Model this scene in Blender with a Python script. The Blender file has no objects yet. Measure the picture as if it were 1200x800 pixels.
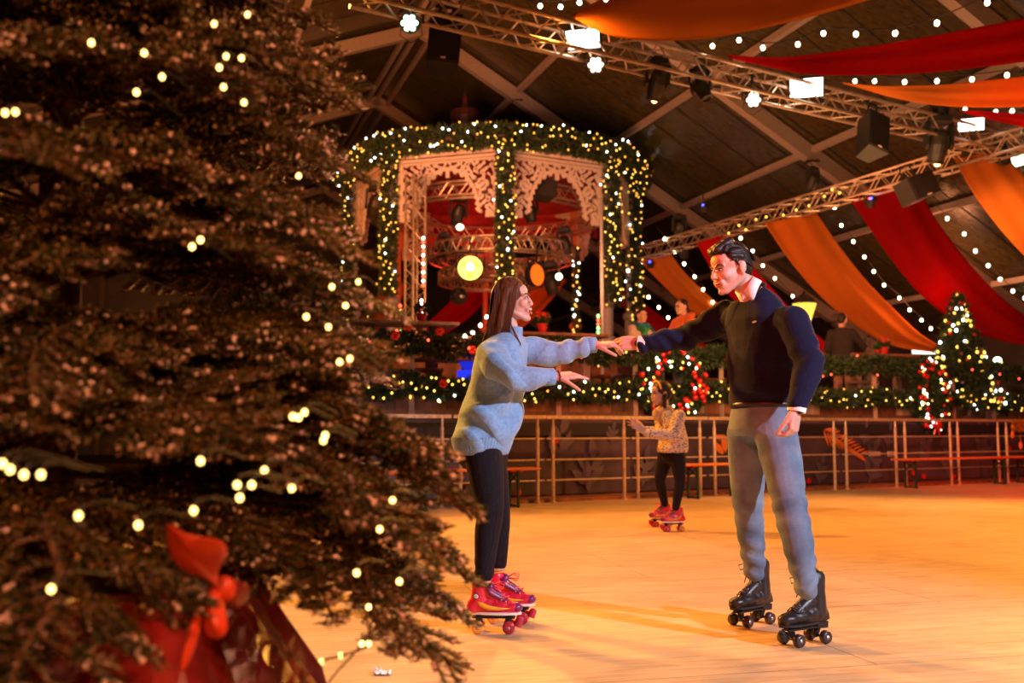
import bpy, bmesh, math, random
import numpy as np
from math import sin, cos, pi, atan, atan2, sqrt, radians
from mathutils import Vector, Matrix, Euler, noise
random.seed(7)
rng = np.random.default_rng(7)
SC = bpy.context.scene
COL = SC.collection
V = Vector

# ------------------------------------------------------------------ camera
FPX = 1167.0
PITCH = atan(103 / FPX)
CAMZ = 0.95
cd = bpy.data.cameras.new('camera'); cam = bpy.data.objects.new('camera', cd); COL.objects.link(cam)
cam.location = (0, 0, CAMZ); cam.rotation_euler = (pi / 2 + PITCH, 0, 0)
cd.sensor_width = 36; cd.lens = FPX * 36 / 1200; cd.clip_end = 200; cd.clip_start = 0.05
cd.dof.use_dof = True; cd.dof.focus_distance = 4.75; cd.dof.aperture_fstop = 2.6
SC.camera = cam

def ray(px, py):
    a = (px - 600) / FPX; u = (400 - py) / FPX
    return V((a, cos(PITCH) - u * sin(PITCH), sin(PITCH) + u * cos(PITCH)))
def at(px, py, Y):
    """point of the place seen at a photo position, Y metres in front of the camera"""
    r = ray(px, py); return V((0, 0, CAMZ)) + r * (Y / r.y)
def onz(px, py, z=0.0):
    r = ray(px, py); return V((0, 0, CAMZ)) + r * ((z - CAMZ) / r.z)

# ------------------------------------------------------------------ objects
def wmat(o):
    m = Matrix.Identity(4)
    while o is not None:
        m = Matrix.LocRotScale(o.location, o.rotation_euler, o.scale) @ m
        o = o.parent
    return m
def tag(o, label=None, cat=None, group=None, kind=None):
    if label: o['label'] = label
    if cat: o['category'] = cat
    if group: o['group'] = group
    if kind: o['kind'] = kind
    return o
def thing(name, label, cat, loc=(0, 0, 0), rz=0, group=None):
    o = bpy.data.objects.new(name, None); COL.objects.link(o)
    o.empty_display_size = .1
    o.location = loc; o.rotation_euler = (0, 0, rz)
    return tag(o, label, cat, group)
def copy_tree(o, parent=None, kids=None):
    if kids is None:
        kids = {}
        for c in bpy.data.objects:
            if c.parent: kids.setdefault(c.parent.name, []).append(c)
    c = o.copy(); COL.objects.link(c); c.parent = parent
    for ch in kids.get(o.name, []): copy_tree(ch, c, kids)
    return c
def share(src, parent, loc, rot=None, scale=None, name=None):
    """another part that uses the mesh of src"""
    o = bpy.data.objects.new(name or src.name.split('.')[0], src.data); COL.objects.link(o)
    o.parent = parent; o.location = loc
    if rot is not None: o.rotation_euler = rot
    if scale is not None: o.scale = scale if hasattr(scale, '__len__') else (scale,) * 3
    return o

class MB:
    def __init__(s): s.v = []; s.f = []; s.m = []; s.cur = 0
    def add(s, vs, fs, mi=None):
        b = len(s.v); s.v += [V(p) for p in vs]
        s.f += [tuple(b + i for i in f) for f in fs]
        s.m += [s.cur if mi is None else mi] * len(fs); return s
    def box(s, c, size, M=None, bev=0.0):
        x, y, z = (k / 2 for k in size); c = V(c)
        if bev > 0:
            b = min(bev, x * .9, y * .9, z * .9)
            bm = bmesh.new(); bmesh.ops.create_cube(bm, size=1)
            for v in bm.verts: v.co = V((v.co.x * 2 * x, v.co.y * 2 * y, v.co.z * 2 * z))
            bmesh.ops.bevel(bm, geom=bm.edges[:] , offset=b, segments=1, affect='EDGES')
            vs = [(M @ v.co if M else v.co) + c for v in bm.verts]
            s.add(vs, [[v.index for v in f.verts] for f in bm.faces]); bm.free(); return s
        vs = [V((i * x, j * y, k * z)) for k in (-1, 1) for j in (-1, 1) for i in (-1, 1)]
        if M: vs = [M @ v for v in vs]
        return s.add([v + c for v in vs], [(0, 2, 3, 1), (4, 5, 7, 6), (0, 1, 5, 4), (2, 6, 7, 3), (0, 4, 6, 2), (1, 3, 7, 5)])
    def beam(s, a, b, w, h, up=(0, 0, 1)):
        a = V(a); b = V(b); d = (b - a); L = d.length; d.normalize()
        r = d.cross(V(up)).normalized(); u = r.cross(d)
        M = Matrix((r, d, u)).transposed()
        return s.box((a + b) / 2, (w, L, h), M)
    def tube(s, pts, r, n=8, close=False, cap=True):
        pts = [V(p) for p in pts]; N = len(pts)
        rs = r if hasattr(r, '__len__') else [r] * N
        base = len(s.v); pu = None; vs = []
        for i, p in enumerate(pts):
            if close: d = pts[(i + 1) % N] - pts[i - 1]
            else: d = pts[min(i + 1, N - 1)] - pts[max(i - 1, 0)]
            d.normalize()
            if pu is None:
                pu = V((0, 0, 1)) if abs(d.z) < .9 else V((1, 0, 0))
            u = (pu - d * pu.dot(d)).normalized(); pu = u; w = d.cross(u)
            for k in range(n):
                a = 2 * pi * k / n; vs.append(p + (u * cos(a) + w * sin(a)) * rs[i])
        fs = []
        for i in range(N if close else N - 1):
            j = (i + 1) % N
            for k in range(n):
                l = (k + 1) % n; fs.append((i * n + k, i * n + l, j * n + l, j * n + k))
        if cap and not close:
            fs.append(tuple(range(n - 1, -1, -1))); fs.append(tuple((N - 1) * n + k for k in range(n)))
        return s.add(vs, fs)
    def cyl(s, a, b, r, r2=None, n=12): return s.tube([a, b], [r, r if r2 is None else r2], n)
    def lathe(s, prof, c=(0, 0, 0), n=20, M=None, sy=1.0):
        c = V(c); vs = []; fs = []
        for r, z in prof:
            for k in range(n):
                a = 2 * pi * k / n; p = V((r * cos(a), r * sin(a) * sy, z)); vs.append((M @ p if M else p) + c)
        m = len(prof)
        for i in range(m - 1):
            for k in range(n):
                l = (k + 1) % n; fs.append((i * n + k, i * n + l, (i + 1) * n + l, (i + 1) * n + k))
        if prof[0][0] > 1e-5: fs.append(tuple(range(n - 1, -1, -1)))
        if prof[-1][0] > 1e-5: fs.append(tuple((m - 1) * n + k for k in range(n)))
        return s.add(vs, fs)
    def ell(s, c, r, M=None, n=14, m=9):
        r = r if hasattr(r, '__len__') else (r, r, r); c = V(c); vs = []; fs = []
        def T(p): return (M @ p if M else p) + c
        vs.append(T(V((0, 0, -r[2]))))
        for i in range(1, m):
            t = -pi / 2 + pi * i / m
            for k in range(n):
                a = 2 * pi * k / n; vs.append(T(V((r[0] * cos(t) * cos(a), r[1] * cos(t) * sin(a), r[2] * sin(t)))))
        vs.append(T(V((0, 0, r[2])))); e = len(vs) - 1
        for k in range(n):
            l = (k + 1) % n; fs.append((0, 1 + l, 1 + k)); fs.append((e, e - n + k, e - n + l))
        for i in range(m - 2):
            for k in range(n):
                l = (k + 1) % n; a = 1 + i * n; fs.append((a + k, a + l, a + n + l, a + n + k))
        return s.add(vs, fs)
    def cap(s, a, b, ra, rb, n=12, k=4):
        """tapered capsule"""
        a = V(a); b = V(b); d = (b - a); L = max(d.length, 1e-5); d = d / L
        pts = []; rs = []
        for i in range(k):
            t = pi / 2 * (1 - i / k); pts.append(a - d * ra * sin(t)); rs.append(max(ra * cos(t), 1e-4))
        pts.append(a); rs.append(ra); pts.append(b); rs.append(rb)
        for i in range(1, k + 1):
            t = pi / 2 * i / k; pts.append(b + d * rb * sin(t)); rs.append(max(rb * cos(t), 1e-4))
        u = V((0, 0, 1)) if abs(d.z) < .9 else V((1, 0, 0)); u = (u - d * u.dot(d)).normalized(); w = d.cross(u)
        vs = []; fs = []
        for p, r in zip(pts, rs):
            for q in range(n):
                t = 2 * pi * q / n; vs.append(p + (u * cos(t) + w * sin(t)) * r)
        for i in range(len(pts) - 1):
            for q in range(n):
                l = (q + 1) % n; fs.append((i * n + q, i * n + l, (i + 1) * n + l, (i + 1) * n + q))
        fs.append(tuple(range(n - 1, -1, -1))); fs.append(tuple((len(pts) - 1) * n + q for q in range(n)))
        return s.add(vs, fs)
    def chain(s, pts, rs, n=12):
        for i in range(len(pts) - 1): s.cap(pts[i], pts[i + 1], rs[i], rs[i + 1], n)
        return s
    def loft(s, rings, n=28):
        """rings: (centre, x half axis vector, y half axis vector[, power])"""
        vs = []; fs = []
        for rg in rings:
            c, ax, ay = V(rg[0]), V(rg[1]), V(rg[2]); pw = rg[3] if len(rg) > 3 else 1
            for k in range(n):
                a = 2 * pi * k / n; ca, sa = cos(a), sin(a)
                if pw != 1: ca = math.copysign(abs(ca) ** pw, ca); sa = math.copysign(abs(sa) ** pw, sa)
                vs.append(c + ax * ca + ay * sa)
        m = len(rings)
        for i in range(m - 1):
            for k in range(n):
                l = (k + 1) % n; fs.append((i * n + k, i * n + l, (i + 1) * n + l, (i + 1) * n + k))
        fs.append(tuple(range(n - 1, -1, -1))); fs.append(tuple((m - 1) * n + k for k in range(n)))
        return s.add(vs, fs)
    def prism(s, outline, O, ex, ey, ez, t):
        """outline [(x,y)] in the frame ex,ey at O, extruded t along ez (centred)"""
        O = V(O); ex = V(ex); ey = V(ey); ez = V(ez); n = len(outline)
        vs = [O + ex * x + ey * y - ez * t / 2 for x, y in outline] + [O + ex * x + ey * y + ez * t / 2 for x, y in outline]
        fs = [tuple(range(n - 1, -1, -1)), tuple(range(n, 2 * n))] + [(i, (i + 1) % n, n + (i + 1) % n, n + i) for i in range(n)]
        return s.add(vs, fs)
    def mesh(s, name, mats, smooth=False):
        me = bpy.data.meshes.new(name); me.from_pydata([tuple(p) for p in s.v], [], s.f)
        mats = mats if isinstance(mats, (list, tuple)) else [mats]
        for m in mats: me.materials.append(m)
        if len(mats) > 1: me.polygons.foreach_set('material_index', s.m)
        if smooth: me.polygons.foreach_set('use_smooth', [True] * len(me.polygons))
        me.update(); return me
    def build(s, name, mats, parent=None, world=False, smooth=False, fix=True):
        if parent is not None and world:
            inv = wmat(parent).inverted(); s.v = [inv @ p for p in s.v]
        me = s.mesh(name, mats, smooth)
        if fix:
            bm = bmesh.new(); bm.from_mesh(me); bmesh.ops.recalc_face_normals(bm, faces=bm.faces[:]); bm.to_mesh(me); bm.free()
        o = bpy.data.objects.new(name, me); COL.objects.link(o)
        if parent is not None: o.parent = parent
        return o
    def organic(s, name, mats, parent=None, voxel=.006, smooth=6, fac=.5, disp=None, world=True, dec=None):
        """all shapes fused into one continuous surface"""
        me = s.mesh('tmp', []) if False else bpy.data.meshes.new(name)
        me.from_pydata([tuple(p) for p in s.v], [], s.f); me.update()
        bm = bmesh.new(); bm.from_mesh(me); bmesh.ops.recalc_face_normals(bm, faces=bm.faces[:]); bm.to_mesh(me); bm.free()
        o = bpy.data.objects.new('tmp', me); COL.objects.link(o)
        r = o.modifiers.new('r', 'REMESH'); r.mode = 'VOXEL'; r.voxel_size = voxel; r.adaptivity = 0
        if smooth:
            q = o.modifiers.new('s', 'SMOOTH'); q.iterations = smooth; q.factor = fac
        if dec:
            q = o.modifiers.new('d', 'DECIMATE'); q.ratio = dec
        dg = bpy.context.evaluated_depsgraph_get(); dg.update()
        ev = o.evaluated_get(dg); nm = bpy.data.meshes.new_from_object(ev)
        bpy.data.objects.remove(o); nm.name = name
        n = len(nm.vertices)
        if disp:
            co = np.empty(n * 3, np.float32); nm.vertices.foreach_get('co', co); co = co.reshape(-1, 3)
            no = np.empty(n * 3, np.float32); nm.vertex_normals.foreach_get('vector', no); no = no.reshape(-1, 3)
            co = co + no * disp(co)[:, None]
            nm.vertices.foreach_set('co', co.astype(np.float32).ravel()); nm.update()
        nm.materials.clear()
        for m in (mats if isinstance(mats, (list, tuple)) else [mats]): nm.materials.append(m)
        nm.polygons.foreach_set('use_smooth', [True] * len(nm.polygons))
        if parent is not None and world: nm.transform(wmat(parent).inverted())
        o = bpy.data.objects.new(name, nm); COL.objects.link(o)
        if parent is not None: o.parent = parent
        return o

def fbm(co, f, seed=0):
    """cheap smooth pseudo noise for arrays of points"""
    r = np.random.default_rng(seed); out = np.zeros(len(co))
    for i in range(7):
        d = r.normal(size=3); d /= np.linalg.norm(d); k = f * (.6 + 1.3 * r.random())
        out += np.sin(co @ d * k + r.random() * 6.28 + 1.3 * np.sin(co @ r.normal(size=3) * f * .6 + r.random() * 6))
    return out / 4

# ------------------------------------------------------------------ materials
def nodes(name):
    m = bpy.data.materials.new(name); m.use_nodes = True
    nt = m.node_tree; nt.nodes.clear(); return m, nt
def lk(nt, a, b): nt.links.new(a, b)
def mat(name, col, rough=.5, metal=0., var=.0, vs=8., bump=0., bs=60., spec=.5, coords='Object', stretch=None, col2=None, sheen=0., trans=0., sss=0., contrast=(.35, .65)):
    m, nt = nodes(name); N = nt.nodes
    out = N.new('ShaderNodeOutputMaterial'); b = N.new('ShaderNodeBsdfPrincipled'); lk(nt, b.outputs[0], out.inputs[0])
    b.inputs['Base Color'].default_value = (*col, 1); b.inputs['Roughness'].default_value = rough
    b.inputs['Metallic'].default_value = metal; b.inputs['Specular IOR Level'].default_value = spec
    if sheen: b.inputs['Sheen Weight'].default_value = sheen
    if trans: b.inputs['Transmission Weight'].default_value = trans
    if sss:
        b.inputs['Subsurface Weight'].default_value = sss; b.inputs['Subsurface Radius'].default_value = (.012, .004, .002)
    tc = N.new('ShaderNodeTexCoord'); mp = N.new('ShaderNodeMapping'); lk(nt, tc.outputs[coords], mp.inputs[0])
    if stretch: mp.inputs['Scale'].default_value = stretch
    if var or col2:
        n = N.new('ShaderNodeTexNoise'); n.inputs['Scale'].default_value = vs; n.inputs['Detail'].default_value = 3; lk(nt, mp.outputs[0], n.inputs['Vector'])
        r = N.new('ShaderNodeValToRGB'); lk(nt, n.outputs['Fac'], r.inputs[0])
        c2 = col2 or tuple(min(1, c * (1 + var)) for c in col); c1 = col if col2 else tuple(c * (1 - var) for c in col)
        r.color_ramp.elements[0].color = (*c1, 1); r.color_ramp.elements[1].color = (*c2, 1)
        r.color_ramp.elements[0].position = contrast[0]; r.color_ramp.elements[1].position = contrast[1]
        lk(nt, r.outputs[0], b.inputs['Base Color'])
    if bump:
        n = N.new('ShaderNodeTexNoise'); n.inputs['Scale'].default_value = bs; n.inputs['Detail'].default_value = 3; lk(nt, mp.outputs[0], n.inputs['Vector'])
        q = N.new('ShaderNodeBump'); q.inputs['Strength'].default_value = bump; q.inputs['Distance'].default_value = .01
        lk(nt, n.outputs['Fac'], q.inputs['Height']); lk(nt, q.outputs[0], b.inputs['Normal'])
    return m
def emis(name, col, st):
    m, nt = nodes(name); N = nt.nodes
    out = N.new('ShaderNodeOutputMaterial'); e = N.new('ShaderNodeEmission'); e.inputs[0].default_value = (*col, 1); e.inputs[1].default_value = st
    lk(nt, e.outputs[0], out.inputs[0]); return m
def cloth_mat(name, col, glow=.35):
    """thin stretch fabric: diffuse + translucent"""
    m, nt = nodes(name); N = nt.nodes
    out = N.new('ShaderNodeOutputMaterial'); d = N.new('ShaderNodeBsdfDiffuse'); t = N.new('ShaderNodeBsdfTranslucent'); x = N.new('ShaderNodeMixShader')
    g = N.new('ShaderNodeBsdfGlossy'); g.inputs['Roughness'].default_value = .5; g.inputs[0].default_value = (*col, 1); y = N.new('ShaderNodeMixShader'); y.inputs[0].default_value = .08
    d.inputs[0].default_value = (*col, 1); t.inputs[0].default_value = (*col, 1); x.inputs[0].default_value = glow
    tc = N.new('ShaderNodeTexCoord'); n = N.new('ShaderNodeTexNoise'); n.inputs['Scale'].default_value = 90; lk(nt, tc.outputs['Object'], n.inputs['Vector'])
    q = N.new('ShaderNodeBump'); q.inputs['Strength'].default_value = .15; q.inputs['Distance'].default_value = .01; lk(nt, n.outputs['Fac'], q.inputs['Height']); lk(nt, q.outputs[0], d.inputs['Normal'])
    lk(nt, d.outputs[0], x.inputs[1]); lk(nt, t.outputs[0], x.inputs[2]); lk(nt, x.outputs[0], y.inputs[1]); lk(nt, g.outputs[0], y.inputs[2]); lk(nt, y.outputs[0], out.inputs[0]); return m

M = {}
M['alu'] = mat('brushed_aluminium', (.60, .48, .38), .38, .85, .12, 12)
M['steel'] = mat('galvanised_steel', (.72, .56, .42), .4, .55, .15, 20)
M['rafter'] = mat('rafter_aluminium', (.34, .28, .27), .5, .3, .12, 30)
M['black'] = mat('black_housing', (.018, .017, .017), .45, 0, .2, 20, .1)
M['blackfab'] = mat('speaker_grille', (.016, .012, .012), .7, 0, .2, 200, .3, 300)
M['white_paint'] = mat('white_painted_wood', (.55, .47, .46), .55, 0, .06, 6, .1, 40)
M['greypost'] = mat('grey_painted_column', (.20, .20, .26), .5, 0, .1, 5)
M['redcol'] = mat('red_painted_column', (.6, .16, .08), .5, 0, .1, 6)
M['needle'] = mat('fir_needles', (.035, .065, .012), .5, 0, .5, 3, col2=(.14, .12, .02))
M['garland'] = mat('garland_needles', (.014, .035, .012), .6, 0, 0, 8, col2=(.04, .075, .02))
M['bark'] = mat('fir_bark', (.11, .045, .022), .8, 0, .4, 30, .5, 60)
M['wood_dark'] = mat('dark_stained_wood', (.13, .045, .022), .55, 0, .4, 5, .2, 30, stretch=(1, 1, .15))
M['wood_mid'] = mat('reddish_wood', (.27, .10, .05), .55, 0, .35, 6, .2, 30, stretch=(1, 1, .15))
M['wood_light'] = mat('greyed_wood', (.36, .24, .2), .6, 0, .3, 6, .2, 30, stretch=(1, 1, .15))
M['bench_top'] = mat('orange_bench_wood', (.62, .17, .045), .4, 0, .15, 6, stretch=(1, 6, 6))
M['bench_leg'] = mat('green_bench_steel', (.02, .06, .03), .45, .3)
M['terrace'] = mat('terrace_planks', (.14, .06, .035), .6, 0, .3, 5, stretch=(1, 8, 1))
M['red_bauble'] = mat('red_bauble', (.62, .012, .01), .18, .1, spec=.8)
M['pink_bauble'] = mat('rose_bauble', (.6, .22, .2), .2, .1, spec=.8)
M['bulb'] = emis('warm_bulb_glow', (1, .84, .5), 11)
M['bulb_y'] = emis('yellow_bulb_glow', (1, .56, .08), 3.6)
M['bulb_o'] = emis('amber_bulb_glow', (1, .40, .04), 3.0)
M['bulb_w'] = emis('white_bulb_glow', (1, .96, .85), 12)
M['bulb_tree'] = emis('tree_bulb_glow', (1, .62, .16), 8)
M['cable'] = mat('dark_cable', (.02, .02, .015), .5)
M['led_r'] = emis('red_led', (1, .05, .02), 10); M['led_g'] = emis('green_led', (.2, 1, .15), 7); M['led_w'] = emis('pale_led', (1, .9, .75), 10)
M['led_b'] = emis('blue_led', (.05, .05, 1), 12)
M['fab_orange'] = cloth_mat('orange_fabric', (.62, .17, .025))
M['fab_red'] = cloth_mat('red_fabric', (.42, .008, .010))
M['red_drape'] = mat('dark_red_drape', (.30, .01, .015), .8, 0, .25, 4)
# ================================================================== the tent and the rink
AP = V((-3.9, 28, 10.6)); LD = V((-.319, .948, 0)); WD = V((.948, .319, 0))
TR, TLF = .578, .38
def tent(a, b, dz=0.0):
    """a along the ridge (from the far apex, + away), b across (+ right)"""
    p = AP + LD * a + WD * b; return V((p.x, p.y, AP.z - (TR * b if b > 0 else -TLF * b) + dz))
EAVE_R, EAVE_L = 12.6, -11.5
A0, A1 = -30, 13

def floor_mat():
    m, nt = nodes('plywood_rink'); N = nt.nodes
    out = N.new('ShaderNodeOutputMaterial'); b = N.new('ShaderNodeBsdfPrincipled'); lk(nt, b.outputs[0], out.inputs[0])
    tc = N.new('ShaderNodeTexCoord'); mp = N.new('ShaderNodeMapping'); lk(nt, tc.outputs['Object'], mp.inputs[0]); mp.inputs['Rotation'].default_value = (0, 0, radians(-14))
    br = N.new('ShaderNodeTexBrick'); lk(nt, mp.outputs[0], br.inputs['Vector'])
    for k, v in (('Scale', 1.0), ('Mortar Size', .004), ('Brick Width', 2.44), ('Row Height', 1.22), ('Mortar Smooth', .2)): br.inputs[k].default_value = v
    br.inputs['Color1'].default_value = (.64, .44, .27, 1); br.inputs['Color2'].default_value = (.57, .38, .23, 1); br.inputs['Mortar'].default_value = (.28, .17, .11, 1)
    m2 = N.new('ShaderNodeMapping'); lk(nt, mp.outputs[0], m2.inputs[0]); m2.inputs['Scale'].default_value = (1.2, 11, 1)
    n1 = N.new('ShaderNodeTexNoise'); n1.inputs['Scale'].default_value = 1.6; n1.inputs['Detail'].default_value = 6; n1.inputs['Distortion'].default_value = 1.4; lk(nt, m2.outputs[0], n1.inputs['Vector'])
    r1 = N.new('ShaderNodeValToRGB'); lk(nt, n1.outputs['Fac'], r1.inputs[0]); r1.color_ramp.elements[0].position = .3; r1.color_ramp.elements[0].color = (.74, .68, .62, 1); r1.color_ramp.elements[1].position = .6; r1.color_ramp.elements[1].color = (1.06, 1.06, 1.06, 1)
    x = N.new('ShaderNodeMixRGB'); x.blend_type = 'MULTIPLY'; x.inputs[0].default_value = 1; lk(nt, br.outputs[0], x.inputs[1]); lk(nt, r1.outputs[0], x.inputs[2])
    n2 = N.new('ShaderNodeTexNoise'); n2.inputs['Scale'].default_value = 2.2; n2.inputs['Detail'].default_value = 5; lk(nt, mp.outputs[0], n2.inputs['Vector'])
    r2 = N.new('ShaderNodeValToRGB'); lk(nt, n2.outputs['Fac'], r2.inputs[0]); r2.color_ramp.elements[0].position = .28; r2.color_ramp.elements[0].color = (.7, .64, .6, 1); r2.color_ramp.elements[1].position = .5; r2.color_ramp.elements[1].color = (1, 1, 1, 1)
    y = N.new('ShaderNodeMixRGB'); y.blend_type = 'MULTIPLY'; y.inputs[0].default_value = .7; lk(nt, x.outputs[0], y.inputs[1]); lk(nt, r2.outputs[0], y.inputs[2])
    lk(nt, y.outputs[0], b.inputs['Base Color']); b.inputs['Roughness'].default_value = .5
    q = N.new('ShaderNodeBump'); q.inputs['Strength'].default_value = .12; q.inputs['Distance'].default_value = .01; lk(nt, n1.outputs['Fac'], q.inputs['Height']); lk(nt, q.outputs[0], b.inputs['Normal'])
    return m
def roof_mat():
    m, nt = nodes('smoky_tent_film'); N = nt.nodes
    out = N.new('ShaderNodeOutputMaterial'); b = N.new('ShaderNodeBsdfPrincipled'); lk(nt, b.outputs[0], out.inputs[0])
    tc = N.new('ShaderNodeTexCoord'); n = N.new('ShaderNodeTexNoise'); n.inputs['Scale'].default_value = 3; n.inputs['Detail'].default_value = 8
    mp = N.new('ShaderNodeMapping'); mp.inputs['Rotation'].default_value = (0, 0, radians(-18.6)); mp.inputs['Scale'].default_value = (1.5, 6, 4); lk(nt, tc.outputs['Object'], mp.inputs[0]); lk(nt, mp.outputs[0], n.inputs['Vector'])
    r = N.new('ShaderNodeValToRGB'); lk(nt, n.outputs['Fac'], r.inputs[0]); r.color_ramp.elements[0].position = .35; r.color_ramp.elements[0].color = (.030, .024, .010, 1); r.color_ramp.elements[1].position = .7; r.color_ramp.elements[1].color = (.062, .050, .02, 1)
    lk(nt, r.outputs[0], b.inputs['Base Color']); b.inputs['Roughness'].default_value = .24
    q = N.new('ShaderNodeBump'); q.inputs['Strength'].default_value = .5; q.inputs['Distance'].default_value = .02; lk(nt, n.outputs['Fac'], q.inputs['Height']); lk(nt, q.outputs[0], b.inputs['Normal'])
    return m
M['floor'] = floor_mat(); M['roof'] = roof_mat()
M['ground'] = mat('dark_site_ground', (.09, .05, .035), .85, 0, .3, 2)
M['wallfilm'] = mat('dark_wall_film', (.05, .035, .03), .35, 0, .3, 1.5)

mb = MB()
mb.box((3, 9, -.03), (34, 38, .06)); tag(mb.build('floor', M['floor']), kind='structure')
mb = MB(); mb.box((3, 30, -.2), (70, 90, .2)); tag(mb.build('ground', M['ground']), kind='structure')
def slab(p, q, r, s, t=.03):
    mb = MB(); n = (q - p).cross(s - p).normalized() * t; vs = [p, q, r, s, p + n, q + n, r + n, s + n]
    return mb.add(vs, [(3, 2, 1, 0), (4, 5, 6, 7), (0, 1, 5, 4), (1, 2, 6, 5), (2, 3, 7, 6), (3, 0, 4, 7)])
ceil = slab(tent(A0, 0), tent(A0, EAVE_R), tent(A1, EAVE_R), tent(A1, 0)).build('ceiling', M['roof']); tag(ceil, kind='structure')
o = slab(tent(A0, EAVE_L), tent(A0, 0), tent(A1, 0), tent(A1, EAVE_L)).build('roof_film', M['roof'], ceil)
# rafters and purlins
fr = [-27.5, -22, -16.5, -11, -5.5, 0, 5.5, 11]
for a in fr:
    r = MB(); r.beam(tent(a, -.1, -.16), tent(a, EAVE_R, -.16), .2, .3); r.build('rafter', M['rafter'], ceil)
    r = MB(); r.beam(tent(a, .1, -.16), tent(a, EAVE_L, -.16), .2, .3); r.build('rafter', M['rafter'], ceil)
    # connection plates with bolts at every purlin
    r = MB()
    for b in (2.4, 4.6, 6.8, 9.0, 11.2, -3, -6, -9):
        c = tent(a, b, -.34); r.box(c, (.26, .26, .03)); r.cyl(c + V((0, 0, -.05)), c, .025, n=6)
    r.build('joint_plate', M['black'], ceil)
for b in (2.4, 4.6, 6.8, 9.0, 11.2, -3, -6, -9):
    r = MB(); r.beam(tent(A0, b, -.1), tent(A1, b, -.1), .12, .12); r.build('purlin', M['rafter'], ceil)
for db in (-.28, 0, .28):
    r = MB(); r.beam(tent(A0, db, -.16), tent(A1, db, -.16), .09, .12); r.build('purlin', M['rafter'], ceil)
sm = MB()          # welded seams of the roof film
for k in range(40):
    a = A0 + 1.1 * k
    if a > A1: break
    sm.beam(tent(a, .3, -.012), tent(a, EAVE_R, -.012), .035, .012); sm.beam(tent(a, -.3, -.012), tent(a, EAVE_L, -.012), .035, .012)
sm.build('film_seam', M['black'], ceil)
# eave walls, gable wall
def wall(name, p, q, h0, h1=0, par=None):
    d = (q - p); m = slab(V((p.x, p.y, 0)), V((q.x, q.y, 0)), V((q.x, q.y, h1 or h0)), V((p.x, p.y, h0)), .04)
    o = m.build(name, M['wallfilm']); tag(o, kind='structure'); return o
zr = tent(0, EAVE_R).z; zl = tent(0, EAVE_L).z
wr = wall('wall_right', tent(A0, EAVE_R), tent(A1, EAVE_R), zr)
wl = wall('wall_left', tent(A0, EAVE_L), tent(A1, EAVE_L), zl)
for a in fr:
    for e, w in ((EAVE_R - .15, wr), (EAVE_L + .15, wl)):
        p = tent(a, e); r = MB(); r.beam((p.x, p.y, 0), (p.x, p.y, p.z - .1), .2, .3, up=(1, 0, 0)); r.build('tent_leg', M['rafter'], w)
g = MB(); P = [tent(A1, EAVE_L), tent(A1, 0), tent(A1, EAVE_R)]
vs = [V((P[0].x, P[0].y, 0)), V((P[2].x, P[2].y, 0)), P[2], P[1], P[0]]; vs += [v + LD * .04 for v in vs]
g.add(vs, [(4, 3, 2, 1, 0), (5, 6, 7, 8, 9)] + [(i, (i + 1) % 5, 5 + (i + 1) % 5, 5 + i) for i in range(5)])
wb = tag(g.build('wall_back', M['wallfilm']), kind='structure')
for b in (-8, -4, 4, 8):
    p = tent(A1 - .12, b); r = MB(); r.beam((p.x, p.y, 0), (p.x, p.y, p.z), .14, .2, up=(1, 0, 0)); r.build('gable_post', M['rafter'], wb)

# ================================================================== rink railing
P0 = onz(648, 588.7); P1 = onz(1172, 565.3); RD = (P1 - P0).normalized(); RN = V((-RD.y, RD.x, 0))   # RN points away from the camera
def on_rail(px, off=0.0):
    """point of the floor line of the railing (shifted off behind it) seen in photo column px"""
    o = P0 + RN * off; r = ray(px, 503); t = (o.x * RD.y - o.y * RD.x) / (r.x * RD.y - r.y * RD.x); return V((r.x * t, r.y * t, 0))
groups = [(395, 452), (466, 518), (540, 630), (648, 731), (747, 820), (837, 905), (921, 977), (991, 1049), (1060, 1113), (1122, 1169), (1179, 1222)]
RH = 1.13
kinds = ['seen through the fir branches', 'at the far left behind the fir branches', 'behind the woman in the blue sweater', 'right of the woman, before the leaf print', 'behind the skating girl', 'behind the legs of the man in jeans', 'right of the man in jeans', 'with the orange fern print behind it', 'below the tall oval wreath', 'behind the long orange bench', 'at the right edge of the photo']
for (xa, xb), kd in zip(groups, kinds):
    a = on_rail(xa); b = on_rail(xb); root = thing('rink_barrier', 'steel tube barrier panel of the rink, ' + kd, 'barrier', a, 0, 'barrier panels round the rink')
    loc = lambda p: V(p) - a
    for p in (a, b):
        m = MB(); q = loc(p); m.cyl(q, q + V((0, 0, .98)), .024, n=10); m.cyl(q + V((0, 0, .96)), q + V((0, 0, 1.1)), .016, n=8); m.cyl(q, q + V((0, 0, .012)), .045, n=10)
        m.build('post', M['steel'], root, smooth=False)
    for z in (.29, .555, .83):
        m = MB(); e = RD * .1; m.cyl(loc(a) - e + V((0, 0, z)), loc(b) + e + V((0, 0, z)), .011, n=6); m.build('rung', M['steel'], root)
    m = MB(); e = RD * .115; m.beam(loc(a) - e + V((0, 0, RH - .02)), loc(b) + e + V((0, 0, RH - .02)), .06, .045); m.build('handrail', M['steel'], root)

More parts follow.
